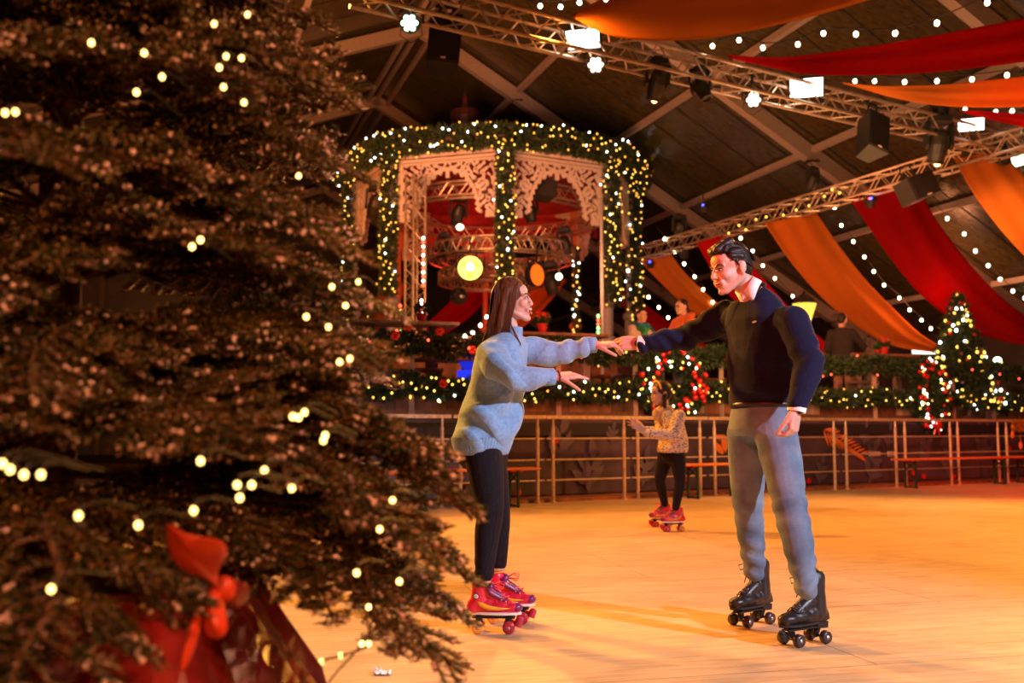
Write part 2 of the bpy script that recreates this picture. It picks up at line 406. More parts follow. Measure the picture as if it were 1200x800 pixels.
# ================================================================== banner on the terrace front
M['banner'] = mat('dark_plum_banner', (.075, .045, .075), .6, 0, .3, 2, .2, 5)
M['banner_leaf'] = mat('faint_leaf_print', (.105, .078, .12), .6); M['print_orange'] = mat('orange_leaf_print', (.75, .2, .04), .6); M['print_white'] = mat('white_print', (.75, .6, .58), .6)
BO = .55
def leafpts(L, w, bend=0.0, n=7):
    up = [(L * i / n, w * sin(pi * (i / n) ** .8) + bend * sin(pi * i / n)) for i in range(n + 1)]
    dn = [(L * i / n, -w * sin(pi * (i / n) ** .8) + bend * sin(pi * i / n)) for i in range(n - 1, 0, -1)]
    return up + dn
def on_banner(px, py, off=.0):
    p = on_rail(px, BO - off); t = ray(px, py); k = p.y / t.y; return V((0, 0, CAMZ)) + t * k
segs = [(395, 600), (600, 860), (860, 1060), (1060, 1235)]
names = ['dark plum banner panel with faint leaf print, leftmost behind the fir branches and the woman', 'dark plum banner panel with faint leaf print behind the skating girl', 'dark plum banner panel with an orange fern and white lettering', 'dark plum banner panel with faint leaf print behind the long orange bench']
banners = []
for (xa, xb), nm in zip(segs, names):
    a = on_rail(xa, BO); b = on_rail(xb, BO); n = 40; m = MB(); L = (b - a).length
    vs = []
    for i in range(n + 1):
        for j in range(5):
            z = .06 + (RH - .12) * j / 4; w = .012 * sin(i * .9 + j * .8) + .008 * sin(i * 2.3); vs.append(a + RD * (L * i / n) + RN * (w + .02) + V((0, 0, z)))
    k = len(vs); vs += [v + RN * .006 for v in vs]; fs = []
    for i in range(n):
        for j in range(4): q = i * 5 + j; fs += [(q, q + 5, q + 6, q + 1), (k + q, k + q + 1, k + q + 6, k + q + 5)]
    m.add(vs, fs); o = m.build('leaf_banner', M['banner'], smooth=True); tag(o, nm, 'banner', 'leaf banners behind the railing'); banners.append(o)
    m = MB(); m.beam(a + V((0, 0, .955)) + RN * -.01, b + V((0, 0, .955)) + RN * -.01, .03, .17); m.build('hem_band', mat('banner_hem', (.018, .011, .018), .7), o)
def motif(ban, items, matk, name):
    m = MB()
    for px, py, ang, L, w in items:
        p = on_banner(px, py, .02); ex = RD * cos(ang) + V((0, 0, sin(ang))); ey = -RD * sin(ang) + V((0, 0, cos(ang)))
        m.prism(leafpts(L, w), p, ex, ey, RN, .012)
    m.build(name, M[matk], ban)
def sprig(px, py, s=1., ang=1.3):
    it = []
    for k, (dx, dy, a, L) in enumerate([(0, 0, ang, .5), (0, -8, ang + .8, .33), (0, -8, ang - .9, .33), (3, -22, ang + .8, .3), (3, -22, ang - .8, .28), (5, -34, ang, .28)]):
        it.append((px + dx * s, py + dy * s, a, L * s, .06 * s))
    return it
for s_ in (sprig(560, 560), sprig(475, 560)): motif(banners[0], s_, 'banner_leaf', 'leaf_print')
for s_ in (sprig(690, 577, 1.15, 1.7), sprig(652, 545, 1.1, 1.1), sprig(752, 570, .9), sprig(716, 520, .5)): motif(banners[1], s_, 'banner_leaf', 'leaf_print')
motif(banners[1], [(848, 532, 2.4, .3, .055), (850, 530, 1.7, .32, .06), (847, 514, 2.7, .24, .05)], 'print_orange', 'orange_leaf_print')
for s_ in (sprig(1018, 566, 1.1, .9), sprig(960, 568, .7), sprig(1012, 522, .6), sprig(1040, 525, .6)): motif(banners[2], s_, 'banner_leaf', 'leaf_print')
fern = []
for i in range(12):
    t = i / 11; x = 965 + 43 * t; y = 504 + 28 * t ** 1.2
    fern += [(x, y, -1.15 + .35 * t, .30 - .1 * t, .02), (x, y, .15 + .1 * t, .27 - .06 * t, .018)]
motif(banners[2], fern, 'print_orange', 'orange_fern_print')
m = MB()
for x, w, h in [(1018.5, 1.2, 5.5), (1021, 1.1, 5.5), (1023.6, 1.3, 5.5), (1026, 1.1, 5.5), (1028.4, 1.2, 5.5), (1030.8, 1.2, 5.5), (1041, 1.3, 5.5), (1043.3, 1., 5.5), (1045.5, 1.3, 5.5), (1048, 1.2, 5.5), (1050.5, 1.2, 5.5)]:
    p = on_banner(x, 531.5, .02); s = p.y / FPX; m.box(p, (w * s * 1.25, .01, h * s), Matrix.Rotation(atan2(RD.y, RD.x), 3, 'Z'))
m.build('white_lettering', M['print_white'], banners[2])
for s_ in (sprig(1150, 540, 1.2, 1.2), sprig(1112, 560, 1., 1.6), sprig(1085, 545, .9, 1.9)): motif(banners[3], s_, 'banner_leaf', 'leaf_print')
for bi, pts in ((0, [(607, 577)]), (1, [(650, 516), (803, 560)]), (2, [(947, 563)]), (3, [(1070, 554), (1082, 558), (1117, 559), (1183, 525), (1123, 513)])):
    m = MB()
    for px, py in pts: p = on_banner(px, py, .03); m.cyl(p, p - RN * .02, .045, n=14)
    m.build('red_dot_print', M['red_bauble'], banners[bi])
# kick board at the floor
m = MB(); a = on_rail(390, .3); b = on_rail(1240, .3); m.beam(a + V((0, 0, .02)), b + V((0, 0, .02)), .5, .05); tag(m.build('trim_1', M['wood_mid']), kind='structure')

# ================================================================== terrace behind the banner
TZ = 1.2; TO = .8
ta = on_rail(330, TO); tb = on_rail(1300, TO)
m = MB(); q = [ta, tb, tb + RN * 14, ta + RN * 14]
vs = [V((p.x, p.y, TZ - .12)) for p in q] + [V((p.x, p.y, TZ)) for p in q]
m.add(vs, [(3, 2, 1, 0), (4, 5, 6, 7), (0, 1, 5, 4), (1, 2, 6, 5), (2, 3, 7, 6), (3, 0, 4, 7)]); tag(m.build('terrace_floor', M['terrace']), kind='structure')
m = MB(); m.beam(ta + RN * .1 + V((0, 0, .54)), tb + RN * .1 + V((0, 0, .54)), .04, 1.08); tag(m.build('terrace_front', M['wood_dark']), kind='structure')
def terr(px, off, z=0.0):
    p = on_rail(px, TO + off); return V((p.x, p.y, TZ + z))
# plank skirt
sk = thing('plank_skirt', 'low fence of mixed brown planks between the lower garland and the railing', 'fence', on_rail(430, TO + .02))
ri = random.Random(3)
pl = {}
x = on_rail(400, TO + .02); e = on_rail(1235, TO + .02); L = (e - x).length; t = 0
while t < L:
    w = ri.choice([.22, .3, .42, .6, .75]); p = x + RD * (t + w / 2); px = 600 + FPX * p.x / p.y
    k = ri.choice(['wood_dark', 'wood_dark', 'wood_dark', 'wood_mid', 'wood_dark', 'wood_light'])
    if not (1105 < px < 1180): MB().box(p + V((0, 0, TZ - .12 + .2)), (w - .01, .03, .42 + ri.random() * .06), Matrix.Rotation(atan2(RD.y, RD.x), 3, 'Z')).build('plank', M[k], sk, world=True)
    t += w
# posts and rails that carry the garlands
rl = thing('terrace_rail', 'slim pale posts and two rails of the terrace, wrapped in garlands', 'railing', terr(482, 0))
for px in (482, 566, 655, 745, 846, 935, 1026, 1118, 1165, 1215):
    m = MB(); p = terr(px, 0) - V((0, 0, .1)); m.box(p + V((0, 0, .5)), (.07, .05, 1.0)); m.build('post', M['wood_light'], rl, world=True)
for z in (.30, .90):
    m = MB(); m.beam(terr(410, 0, z), terr(1230, 0, z), .04, .05); m.build('rail', M['wood_dark'], rl, world=True)
# ================================================================== trusses
def box_truss(name, label, a, b, s=.29, bay=.5, group=None):
    a = V(a); b = V(b); d = (b - a); L = d.length; d.normalize(); r = d.cross(V((0, 0, 1))).normalized(); u = r.cross(d)
    root = thing(name, label, 'truss', a, 0, group)
    cs = [r * x + u * y for x, y in ((-s / 2, -s / 2), (s / 2, -s / 2), (s / 2, s / 2), (-s / 2, s / 2))]
    for c in cs:
        m = MB(); m.cyl(c, c + d * L, .025, n=8); m.build('chord', M['alu'], root)
    n = int(L / bay); m = MB()
    for f in range(4):
        c1, c2 = cs[f], cs[(f + 1) % 4]
        for i in range(n):
            p = c1 + d * (L * i / n); q = c2 + d * (L * (i + .5) / n); w = c1 + d * (L * (i + 1) / n); m.cyl(p, q, .011, n=5); m.cyl(q, w, .011, n=5)
    m.build('lacing', M['alu'], root); return root
T1a, T1b = V((-1.6, 9.8, 5.44)), V((8.5, 15.9, 5.44))
T2a, T2b = V((3.2, 24.3, 5.26)), V((7.9, 14.0, 5.26))
box_truss('lighting_truss', 'orange-lit square truss carrying the bright floodlights across the rink', T1a, T1b)
box_truss('lighting_truss', 'dark square truss running back above the head of the man in navy', T2a, T2b)
def on_truss(px, T):
    a, b = T; d = b - a; r = ray(px, 503); t = (r.x * a.y - a.x * r.y) / (d.x * r.y - d.y * r.x); return a + d * t
def aimM(d, roll_up=V((0, 0, 1))):
    """matrix whose -Z looks along d"""
    return V(d).normalized().to_track_quat('-Z', 'Y').to_euler()
HOUS = M['black']
def hung(px, py, T): p = on_truss(px, T); q = at(px, py, p.y); return q
# ------------------------------------------------------------------ floodlights
def flood(px, py, T, label, glow, aim, w=.42, h=.24):
    p = hung(px, py, T); root = thing('floodlight', label, 'floodlight', p); root.rotation_euler = aimM(aim)
    m = MB(); m.box((0, 0, .05), (w + .05, h + .05, .08), bev=.015)
    for i in range(7): m.box((-w / 2 + w * i / 6, 0, .11), (.012, h, .05))
    m.build('housing', HOUS, root)
    m = MB(); m.box((0, 0, .004), (w, h, .012)); m.build('lamp_panel', glow, root)
    m = MB(); m.tube([(-w / 2 - .045, 0, .04), (-w / 2 - .045, .02, .22), (w / 2 + .045, .02, .22), (w / 2 + .045, 0, .04)], .012, 6); m.build('yoke', HOUS, root); return root
FL = emis('floodlight_white', (1, .97, .80), 9); FR = emis('floodlight_red_white', (1, .72, .62), 7); FG = emis('floodlight_green', (.55, 1, .62), 7)
flood(683, 46, (T1a, T1b), 'bright white floodlight on the truss, leftmost of the four', FL, (-.25, -.95, -.55), .38, .21)
flood(945, 103, (T1a, T1b), 'bright white floodlight on the truss under the red fabric', FL, (-.25, -.95, -.55), .42, .24)
flood(1138, 146, (T1a, T1b), 'reddish white floodlight on the truss near the right edge', FR, (-.3, -.95, -.4), .36, .18)
flood(1197, 188, (T1a, T1b), 'greenish floodlight hanging at the right edge of the photo', FG, (-.95, -.6, -.45), .3, .15)
# ------------------------------------------------------------------ LED par cans
def par(px, py, T, label, glow, aim, r=.1):
    p = hung(px, py, T); root = thing('par_light', label, 'spotlight', p); root.rotation_euler = aimM(aim)
    m = MB(); m.lathe([(r, 0), (r * 1.08, .0), (r * 1.08, .06), (r * .95, .08), (r * .9, .2), (r * .5, .24), (.0, .24)], n=16); m.build('can', HOUS, root, smooth=False)
    for k in range(7):
        a = k * pi / 3; c = (0, 0, -.004) if k == 6 else (r * .62 * cos(a), r * .62 * sin(a), -.004)
        m = MB(); m.cyl(V(c) + V((0, 0, .01)), V(c) + V((0, 0, -.012)), r * .27, n=10); m.build('led', glow, root)
    m = MB(); m.tube([(-r - .03, 0, .1), (-r - .03, .12, .14), (0, .2, .16), (r + .03, .12, .14), (r + .03, 0, .1)], .012, 6); m.tube([(0, .2, .16), (0, .32, .2)], .02, 6)
    m.tube([(0, .2, .16), (.1, .02, .12), (.12, -.12, .08), (0, -.2, .05), (-.12, -.12, .08), (-.1, .02, .12), (0, .2, .16)], .005, 5); m.build('yoke', HOUS, root); return root
par(480, 27, (T1a, T1b), 'round par light with glowing green white leds at the left end of the truss', emis('par_green', (.62, 1, .6), 12), (-.05, -1, -.35))
par(698, 76, (T1a, T1b), 'round par light with warm glowing leds below the leftmost white floodlight', emis('par_amber', (1, .62, .4), 14), (-.1, -1, -.35))
par(883, 117, (T1a, T1b), 'round par light with warm glowing leds left of the middle floodlight', emis('par_rose', (1, .66, .5), 14), (-.1, -1, -.35))
for px, py, T, lb in ((824, 243, (T2a, T2b), 'small dark par light with one blue led above the head of the man in navy'), (907, 268, (T2a, T2b), 'small dark par light with one blue led over the orange drape'), (1020, 236, (T2a, T2b), 'small dark par light with a red and blue dot before the red drape'), (762, 309, (T2a, T2b), 'small dark par light with a blue led at the far end of the truss'), (802, 298, (T2a, T2b), 'small dark par light without led glow near the far end of the truss')):
    p = hung(px, py, T); root = thing('small_par', lb, 'spotlight', p)
    m = MB(); m.lathe([(.0, -.1), (.09, -.09), (.1, .04), (.06, .1), (0, .11)], n=12, M=Matrix.Rotation(.5, 3, 'X')); m.build('can', HOUS, root)
    m = MB(); m.tube([(-.11, 0, 0), (-.11, 0, .18), (.11, 0, .18), (.11, 0, 0)], .012, 5); m.cyl((0, 0, .18), (0, 0, .3), .015); m.build('yoke', HOUS, root)
    if 'led' in lb and 'without' not in lb or 'dot' in lb:
        m = MB(); m.ell((-.03, -.12, .03), .022); m.build('led', M['led_b'], root)
    if 'red and' in lb: m = MB(); m.ell((-.06, -.10, .03), .015); m.build('led', M['led_r'], root)
# ------------------------------------------------------------------ moving heads
def moving_head(px, py, T, label, lean, s=1.0, glow=None, Y=None):
    p = hung(px, py, T) if Y is None else at(px, py, Y)
    root = thing('moving_head', label, 'spotlight', p); root.scale = (s,) * 3; root.rotation_euler = (0, lean * .3, lean)
    m = MB(); m.box((0, 0, .27), (.26, .24, .1), bev=.02); m.box((0, 0, .34), (.12, .06, .06)); m.build('base', HOUS, root)
    m = MB()
    for sx in (-1, 1): m.prism([(-.05, .25), (.05, .25), (.045, -.03), (.0, -.08), (-.045, -.03)], (sx * .15, 0, 0), (0, 1, 0), (0, 0, 1), (1, 0, 0), .04)
    m.build('yoke', HOUS, root)
    R = Matrix.Rotation(lean + .35, 3, 'X') @ Matrix.Rotation(lean * .6, 3, 'Y')
    m = MB(); m.lathe([(0, .17), (.07, .16), (.1, .1), (.12, 0), (.11, -.12), (.09, -.2), (.1, -.21), (.1, -.23), (.07, -.235), (.065, -.2), (0, -.2)], n=18, M=R); m.build('head', HOUS, root, smooth=False)
    if glow: m = MB(); m.ell(R @ V((.02, -.02, -.235)), .038); m.build('lens', glow, root)
    return root
amb = emis('amber_lens', (1, .35, .12), 10)
moving_head(770, 97, (T1a, T1b), 'black moving head lamp with an amber lens under the truss', .15, .9, amb)
moving_head(822, 103, (T1a, T1b), 'dark moving head lamp right of the amber one on the truss', -.5, .8)
moving_head(1100, 168, (T1a, T1b), 'large black moving head with a small amber lens at the truss corner', .05, 1.25, amb)
moving_head(1141, 201, (T2a, T2b), 'black moving head tilted before the bright orange drape', -.3, 1.1)
moving_head(1172, 186, (T1a, T1b), 'black spotlight pointing right at the truss corner', -1.1, .9)
moving_head(1101, 132, (T1a, T1b), 'black moving head clamped on top of the truss corner', .1, .75)
moving_head(1100, 207, (T2a, T2b), 'small dark moving head hanging beside the tilted black speaker', .2, .55)
moving_head(952, 212, (T2a, T2b), 'dark moving head hanging over the middle of the rear truss', .1, .8)
moving_head(796, 268, (T2a, T2b), 'dark moving head on the far end of the rear truss', .1, 1.0)
# ------------------------------------------------------------------ speakers
def speaker(px, py, Y, w, h, d, label, rot, badge=True):
    root = thing('loudspeaker', label, 'loudspeaker', at(px, py, Y)); root.rotation_euler = rot
    m = MB(); m.prism([(-w / 2, -d / 2), (w / 2, -d / 2), (w * .32, d / 2), (-w * .32, d / 2)], (0, 0, 0), (1, 0, 0), (0, 1, 0), (0, 0, 1), h); m.build('cabinet', HOUS, root)
    m = MB(); m.box((0, -d / 2 - .008, 0), (w * .94, .016, h * .96), bev=.006); m.build('grille', M['blackfab'], root)
    if badge: m = MB(); m.box((0, -d / 2 - .02, -h * .44), (w * .16, .01, .02)); m.build('badge', M['print_white'], root)
    m = MB()
    for sx in (-.3, .3): m.cyl((sx * w, 0, h / 2), (sx * w * .6, 0, h / 2 + .22), .014)
    m.box((0, 0, h / 2 + .22), (.3, .05, .03)); m.build('bracket', HOUS, root); return root
speaker(520, 54, 11.1, .37, .66, .36, 'large black loudspeaker hanging above the domed pavilion', (-.25, .09, .12))
speaker(1021, 160, 13.2, .34, .6, .32, 'black loudspeaker hanging under the truss right of the middle floodlight', (-.25, .3, .35))
speaker(1072, 222, 15.6, .62, .38, .4, 'black loudspeaker lying tilted in front of the red drape', (-.2, -.35, .5))
mb = MB(); p = at(339, 17, 10); root = thing('spot_tube', 'dark tubular spotlight above the fir tree at the upper left', 'spotlight', p)
mb.lathe([(0, .2), (.07, .2), (.085, 0), (.1, -.2), (.09, -.2), (.085, -.17), (0, -.17)], M=Matrix.Rotation(radians(-75), 3, 'Y') @ Matrix.Rotation(.3, 3, 'X')); mb.build('can', HOUS, root)
mb = MB(); mb.cyl((0, 0, .05), (0, 0, .5), .015); mb.build('yoke', HOUS, root)

# ================================================================== stretched fabrics
def cat(pts, n):
    pts = [V(p) for p in pts]; P = [2 * pts[0] - pts[1]] + pts + [2 * pts[-1] - pts[-2]]; out = []
    m = len(pts) - 1
    for k in range(n + 1):
        t = m * k / n; i = min(int(t), m - 1); u = t - i; a, b, c, d = P[i:i + 4]
        out.append(.5 * ((2 * b) + (c - a) * u + (2 * a - 5 * b + 4 * c - d) * u * u + (3 * b - a - 3 * c + d) * u ** 3))
    return out
def drape(label, e1, e2, Y, m_, fold=.05, nf=2.5, group=None, n=40, w=16, sag=0., pw=1.0):
    f = lambda e: [at(x, y, Y[0] + (Y[1] - Y[0]) * (i / (len(e) - 1)) ** pw) for i, (x, y) in enumerate(e)]
    A = cat(f(e1), n); B = cat(f(e2), n); vs = []; fs = []
    for i in range(n + 1):
        d = B[i] - A[i]; t = (A[min(i + 1, n)] - A[max(i - 1, 0)]); nn = d.cross(t).normalized()
        for j in range(w + 1):
            u = j / w; k = fold * (sin(u * pi * 2 * nf + .4 * sin(i * .15)) * .5 + .35 * sin(u * 15 + i * .1)) * min(1, d.length)
            vs.append(A[i] + d * u + nn * k + V((0, 0, -sag * sin(pi * u) * d.length)))
    k = len(vs); vs2 = []
    for i in range(n + 1):
        for j in range(w + 1): vs2.append(vs[i * (w + 1) + j] + V((0, .006, .006)))
    for i in range(n):
        for j in range(w):
            q = i * (w + 1) + j; fs += [(q, q + 1, q + w + 2, q + w + 1), (k + q, k + q + w + 1, k + q + w + 2, k + q + 1)]
    rim = [j for j in range(w + 1)] + [i * (w + 1) + w for i in range(1, n + 1)] + [n * (w + 1) + j for j in range(w - 1, -1, -1)] + [i * (w + 1) for i in range(n - 1, 0, -1)]
    for i in range(len(rim)): a, b = rim[i], rim[(i + 1) % len(rim)]; fs.append((b, a, k + a, k + b))
    m = MB(); m.add(vs + vs2, fs); o = m.build('fabric_drape', m_, smooth=True); tag(o, label, 'fabric', group); return o
O_, R_ = M['fab_orange'], M['fab_red']
drape('wide orange fabric stretched from the truss past the top of the photo', [(668, 19), (710, 40), (760, 47), (820, 45), (880, 36), (960, 18), (1060, -12)], [(670, 17), (720, -8), (790, -30), (860, -50), (940, -70), (1010, -90), (1090, -120)], (11.0, 8.2), O_, .03, 1.2)
drape('wide red fabric stretched from the truss to the upper right edge', [(862, 70), (910, 81), (960, 88), (1060, 87), (1140, 80), (1230, 69)], [(848, 64), (900, 67), (950, 64), (1040, 51), (1120, 37), (1230, 16)], (12.3, 9.2), R_, .05, 1.6)
drape('orange fabric below the wide red fabric at the upper right', [(1003, 102), (1040, 113), (1080, 121), (1120, 125), (1170, 126), (1230, 124)], [(985, 97), (1030, 101), (1080, 100), (1120, 98), (1170, 93), (1230, 87)], (13.0, 10.5), O_, .03, 1.3)
drape('narrow red fabric at the right edge under the orange fabric', [(1135, 134), (1160, 140), (1190, 147), (1230, 156)], [(1125, 129), (1160, 131), (1190, 133), (1230, 136)], (13.6, 12), R_, .03, 1.3)
drape('bright lit orange drape falling off the right edge behind the moving heads', [(1118, 186), (1140, 225), (1168, 263), (1200, 300), (1240, 340)], [(1150, 160), (1180, 185), (1215, 222), (1245, 255), (1290, 290)], (15.6, 14.0), O_, .05, 1.0)
drape('long red drape sweeping down behind the small lit christmas tree', [(995, 232), (1040, 297), (1075, 340), (1115, 374), (1155, 394), (1200, 405), (1240, 408)], [(1072, 208), (1096, 254), (1124, 293), (1150, 324), (1176, 350), (1210, 376), (1245, 398)], (17.8, 20.8), R_, .07, 1.3, pw=.45)
drape('long orange drape ending at a point left of the small lit christmas tree', [(896, 262), (928, 308), (965, 350), (1005, 383), (1045, 405), (1095, 413)], [(957, 248), (984, 288), (1014, 327), (1048, 362), (1075, 388), (1100, 405)], (19.3, 20.5), O_, .07, 1.3)
drape('red drape mostly hidden behind the head and shoulders of the man in navy', [(816, 285), (850, 340), (890, 380), (930, 410), (968, 424)], [(850, 274), (885, 315), (920, 355), (945, 382), (970, 402)], (21.5, 22.5), R_, .06, 1.3)
drape('narrow orange drape behind the terrace guest in the orange jacket', [(750, 306), (778, 335), (812, 366), (850, 388), (890, 400)], [(786, 297), (805, 322), (835, 350), (865, 372), (892, 390)], (24.0, 25.0), O_, .06, 1.3)
drape('narrow red drape behind the heads of the two terrace guests', [(722, 352), (750, 378), (785, 402), (825, 420), (858, 428)], [(728, 334), (758, 358), (792, 383), (828, 404), (860, 414)], (25.5, 26.0), R_, .05, 1.3)
drape('orange drape seen through the pavilion behind the face of the woman', [(636, 318), (618, 345), (595, 372), (565, 395), (525, 410)], [(664, 328), (646, 352), (620, 378), (585, 400), (528, 418)], (27.5, 27.8), O_, .06, 1.3)
drape('red drape seen through the pavilion left of the head of the woman', [(556, 322), (535, 345), (512, 368), (488, 386), (455, 398)], [(590, 330), (570, 352), (545, 376), (512, 396), (460, 410)], (28.2, 28.6), R_, .06, 1.3)
drape('golden orange drape at the left of the pavilion behind the fir branches', [(455, 325), (440, 350), (420, 375), (385, 395)], [(478, 335), (462, 362), (440, 388), (390, 408)], (27.6, 28), O_, .06, 1.3)

# ================================================================== festoon strings
bulb_src = {}
def bulb_mesh(key, r):
    k = (key, round(r, 4))
    if k not in bulb_src:
        m = MB(); m.ell((0, 0, 0), (r, r, r * 1.15), n=8, m=6); bulb_src[k] = m.mesh('bulb', M[key], True)
    return bulb_src[k]
def put(me, parent, loc, name='bulb'):
    o = bpy.data.objects.new(name, me); COL.objects.link(o); o.parent = parent; o.location = loc; return o
def festoon(label, pts, Y, r=.028, key='bulb', ext=0.0):
    P = [at(x, y, Y[0] + (Y[1] - Y[0]) * i / max(1, len(pts) - 1)) for i, (x, y) in enumerate(pts)]
    root = thing('string_lights', label, 'string lights', P[0])
    cp = [p + V((0, 0, .06)) for p in P]; cp = [cp[0] + (cp[0] - cp[1]) * .8] + cp + [cp[-1] + (cp[-1] - cp[-2]) * .8]
    m = MB(); m.tube(cat(cp, len(cp) * 3), .007, 5); m.build('cable', M['cable'], root, world=True)
    m = MB(); me = bulb_mesh(key, r); k = MB()
    k.cyl((0, 0, .02), (0, 0, .06), .014, n=6); ks = k.mesh('socket', M['cable'])
    for p in P:
        put(me, root, p - P[0]); put(ks, root, p - P[0], 'socket')
festoon('warm string lights at the top edge over the truss, left of the orange fabric', [(633, 7), (657, 8), (679, 3), (710, -1)], (9.8, 9.2), .024)
festoon('warm string lights running between the orange and the red fabric at the top', [(835, 54), (866, 47), (894, 56), (935, 52), (965, 39), (1003, 40), (1049, 39), (1098, 27), (1157, 3)], (12.0, 9.6))
festoon('warm string lights between the wide red and the lower orange fabric', [(1002, 95), (1025, 95), (1060, 96), (1098, 95), (1139, 93), (1180, 88), (1212, 84)], (13.0, 11))
festoon('short warm string lights above the narrow red fabric at the right edge', [(1131, 128), (1167, 131), (1186, 130), (1204, 132)], (13.8, 12.8))
festoon('white bulb string between the long orange and the long red drape', [(978, 243), (986, 264), (1000, 283), (1013, 301), (1024, 318), (1036, 334), (1054, 349), (1066, 363), (1080, 375), (1091, 385)], (18.8, 20.5), .032)
festoon('white bulb string at the right between the red and the lit orange drape', [(1110, 256), (1130, 274), (1143, 294), (1158, 311), (1172, 327), (1187, 341), (1201, 349)], (17.5, 17.5), .032)
festoon('white bulb string beside the face of the man in navy', [(779, 280), (791, 295), (802, 309), (814, 324), (824, 339), (835, 354)], (23, 24.5), .038)
festoon('white bulb string from the pavilion column to the terrace guests', [(736, 317), (750, 335), (760, 348), (772, 360), (783, 372)], (24, 25), .038)
festoon('white bulb string behind the back of the head of the man in navy', [(868, 279), (882, 294), (894, 311), (908, 326), (929, 347), (948, 368)], (22, 24), .036)
festoon('white bulb string drooping below the pavilion behind the woman', [(521, 402), (531, 399), (545, 394), (554, 390), (563, 381), (570, 371), (577, 358)], (17.6, 18.6), .034)
festoon('small yellow bulbs wound along the rear truss', [(854, 273), (866, 264), (874, 269), (886, 257), (898, 254), (918, 252), (933, 246), (948, 241), (966, 230), (975, 222), (984, 226)], (20.5, 18.0), .022, 'bulb_y')
# single lit things on the far side
mb = MB(); p = at(655, 324, 19.4); root = thing('globe_lamp', 'small pale green globe lamp on the white pole behind the clasped hands', 'lamp', p); mb.ell((0, 0, 0), .065); mb.build('globe', emis('pale_green_globe', (.8, 1, .55), 12), root); mb = MB(); mb.cyl((0, 0, .06), (0, 0, .16), .02); mb.build('socket', HOUS, root)

# ================================================================== the pavilion
PX0, PY0, PR, PH = -.45, 24.0, 3.35, radians(5)
PZ0, PZ1 = 2.85, 6.95
pav = thing('pavilion', 'domed octagonal bandstand pavilion with white fretwork arches', 'pavilion', (PX0, PY0, 0))
def pv(k, r=PR, z=0.0):
    a = PH + k * pi / 4; return V((r * sin(a), -r * cos(a), z))
mb = MB(); o8 = [(pv(k, 3.6).x, pv(k, 3.6).y) for k in range(8)]
mb.prism(o8[::-1], (0, 0, (TZ + PZ0) / 2 - .1), (1, 0, 0), (0, 1, 0), (0, 0, 1), PZ0 - TZ - .2); mb.build('base', M['wood_dark'], pav)
mb = MB(); mb.prism([(pv(k, 3.95).x, pv(k, 3.95).y) for k in range(8)][::-1], (0, 0, PZ0 - .1), (1, 0, 0), (0, 1, 0), (0, 0, 1), .2); mb.build('deck', M['white_paint'], pav)
for k in range(8):       # columns: turned posts with capitals
    m = MB(); c = pv(k); back = k in (3, 4, 5, 2, 6)
    m.lathe([(.17, PZ0), (.17, PZ0 + .12), (.12, PZ0 + .16), (.12, PZ0 + .75), (.17, PZ0 + .82), (.17, PZ0 + .9), (.075, PZ0 + .98), (.075, PZ0 + 1.9), (.11, PZ0 + 1.95), (.075, PZ0 + 2.0), (.07, PZ1 - 1.3), (.13, PZ1 - 1.15), (.13, PZ1)], c, 14)
    m.build('column', M['redcol'] if k in (3, 4, 5) else M['greypost'], pav, smooth=False)
# fretwork panel: pierced board with a scalloped arch
def fret_mesh(W_, H_, nx=176, ny=92, t=.06):
    cs = [(.0, .0)]
    def solid(x, y):                     # x -1..1, y 0 (top) .. 1 (bottom)
        ax = abs(x) * W_ / 2; yy = y * H_
        if yy < .26: return not (.10 < yy < .125 or .19 < yy < .21)
        if W_ / 2 - ax < .13: return True
        aw = W_ * .285; cy = H_ * .92; ah = cy - .46
        r = sqrt((ax / aw) ** 2 + ((cy - yy) / ah) ** 2) if yy < cy else ax / aw
        ang = atan2(cy - yy, ax)
        sc = 1.0 + .035 * cos(ang * 34)
        if yy > cy: # foot lobes
            return r > 1.12 and yy < H_ * (1.0 - .12 * abs(sin(ax * 9))) or W_ / 2 - ax < .3
        if r < sc: return abs(ax) < .035 and r > .86
        if r < 1.11: return True
        # pierced scrollwork
        u = ax * 20; v = yy * 20
        s1 = sin(u + 1.4 * sin(v * .8)) * sin(v + 1.2 * cos(u * .7)); s2 = sin(u * 1.9 + v * .6) * cos(v * 1.7 - u * .5)
        return s1 + .55 * s2 > -.05 and not (abs(s1) > .86)
    g = [[solid(-1 + 2 * (i + .5) / nx, (j + .5) / ny) for i in range(nx)] for j in range(ny)]
    m = MB(); idx = {}
    def vid(i, j, k):
        key = (i, j, k)
        if key not in idx:
            idx[key] = len(m.v); m.v.append(V((-W_ / 2 + W_ * i / nx, (-t / 2, t / 2)[k], -H_ * j / ny)))
        return idx[key]
    for j in range(ny):
        for i in range(nx):
            if not g[j][i]: continue
            q = [(i, j), (i + 1, j), (i + 1, j + 1), (i, j + 1)]
            m.f.append(tuple(vid(a, b, 0) for a, b in q[::-1])); m.f.append(tuple(vid(a, b, 1) for a, b in q))
            for (di, dj, a, b) in ((-1, 0, 3, 0), (1, 0, 1, 2), (0, -1, 0, 1), (0, 1, 2, 3)):
                ii, jj = i + di, j + dj
                if not (0 <= ii < nx and 0 <= jj < ny and g[jj][ii]):
                    m.f.append((vid(*q[a], 0), vid(*q[b], 0), vid(*q[b], 1), vid(*q[a], 1)))
    m.m = [0] * len(m.f); return m.mesh('fretwork_panel', M['white_paint'])
SL = 2 * PR * sin(pi / 8)
fm = fret_mesh(SL - .22, 1.5)
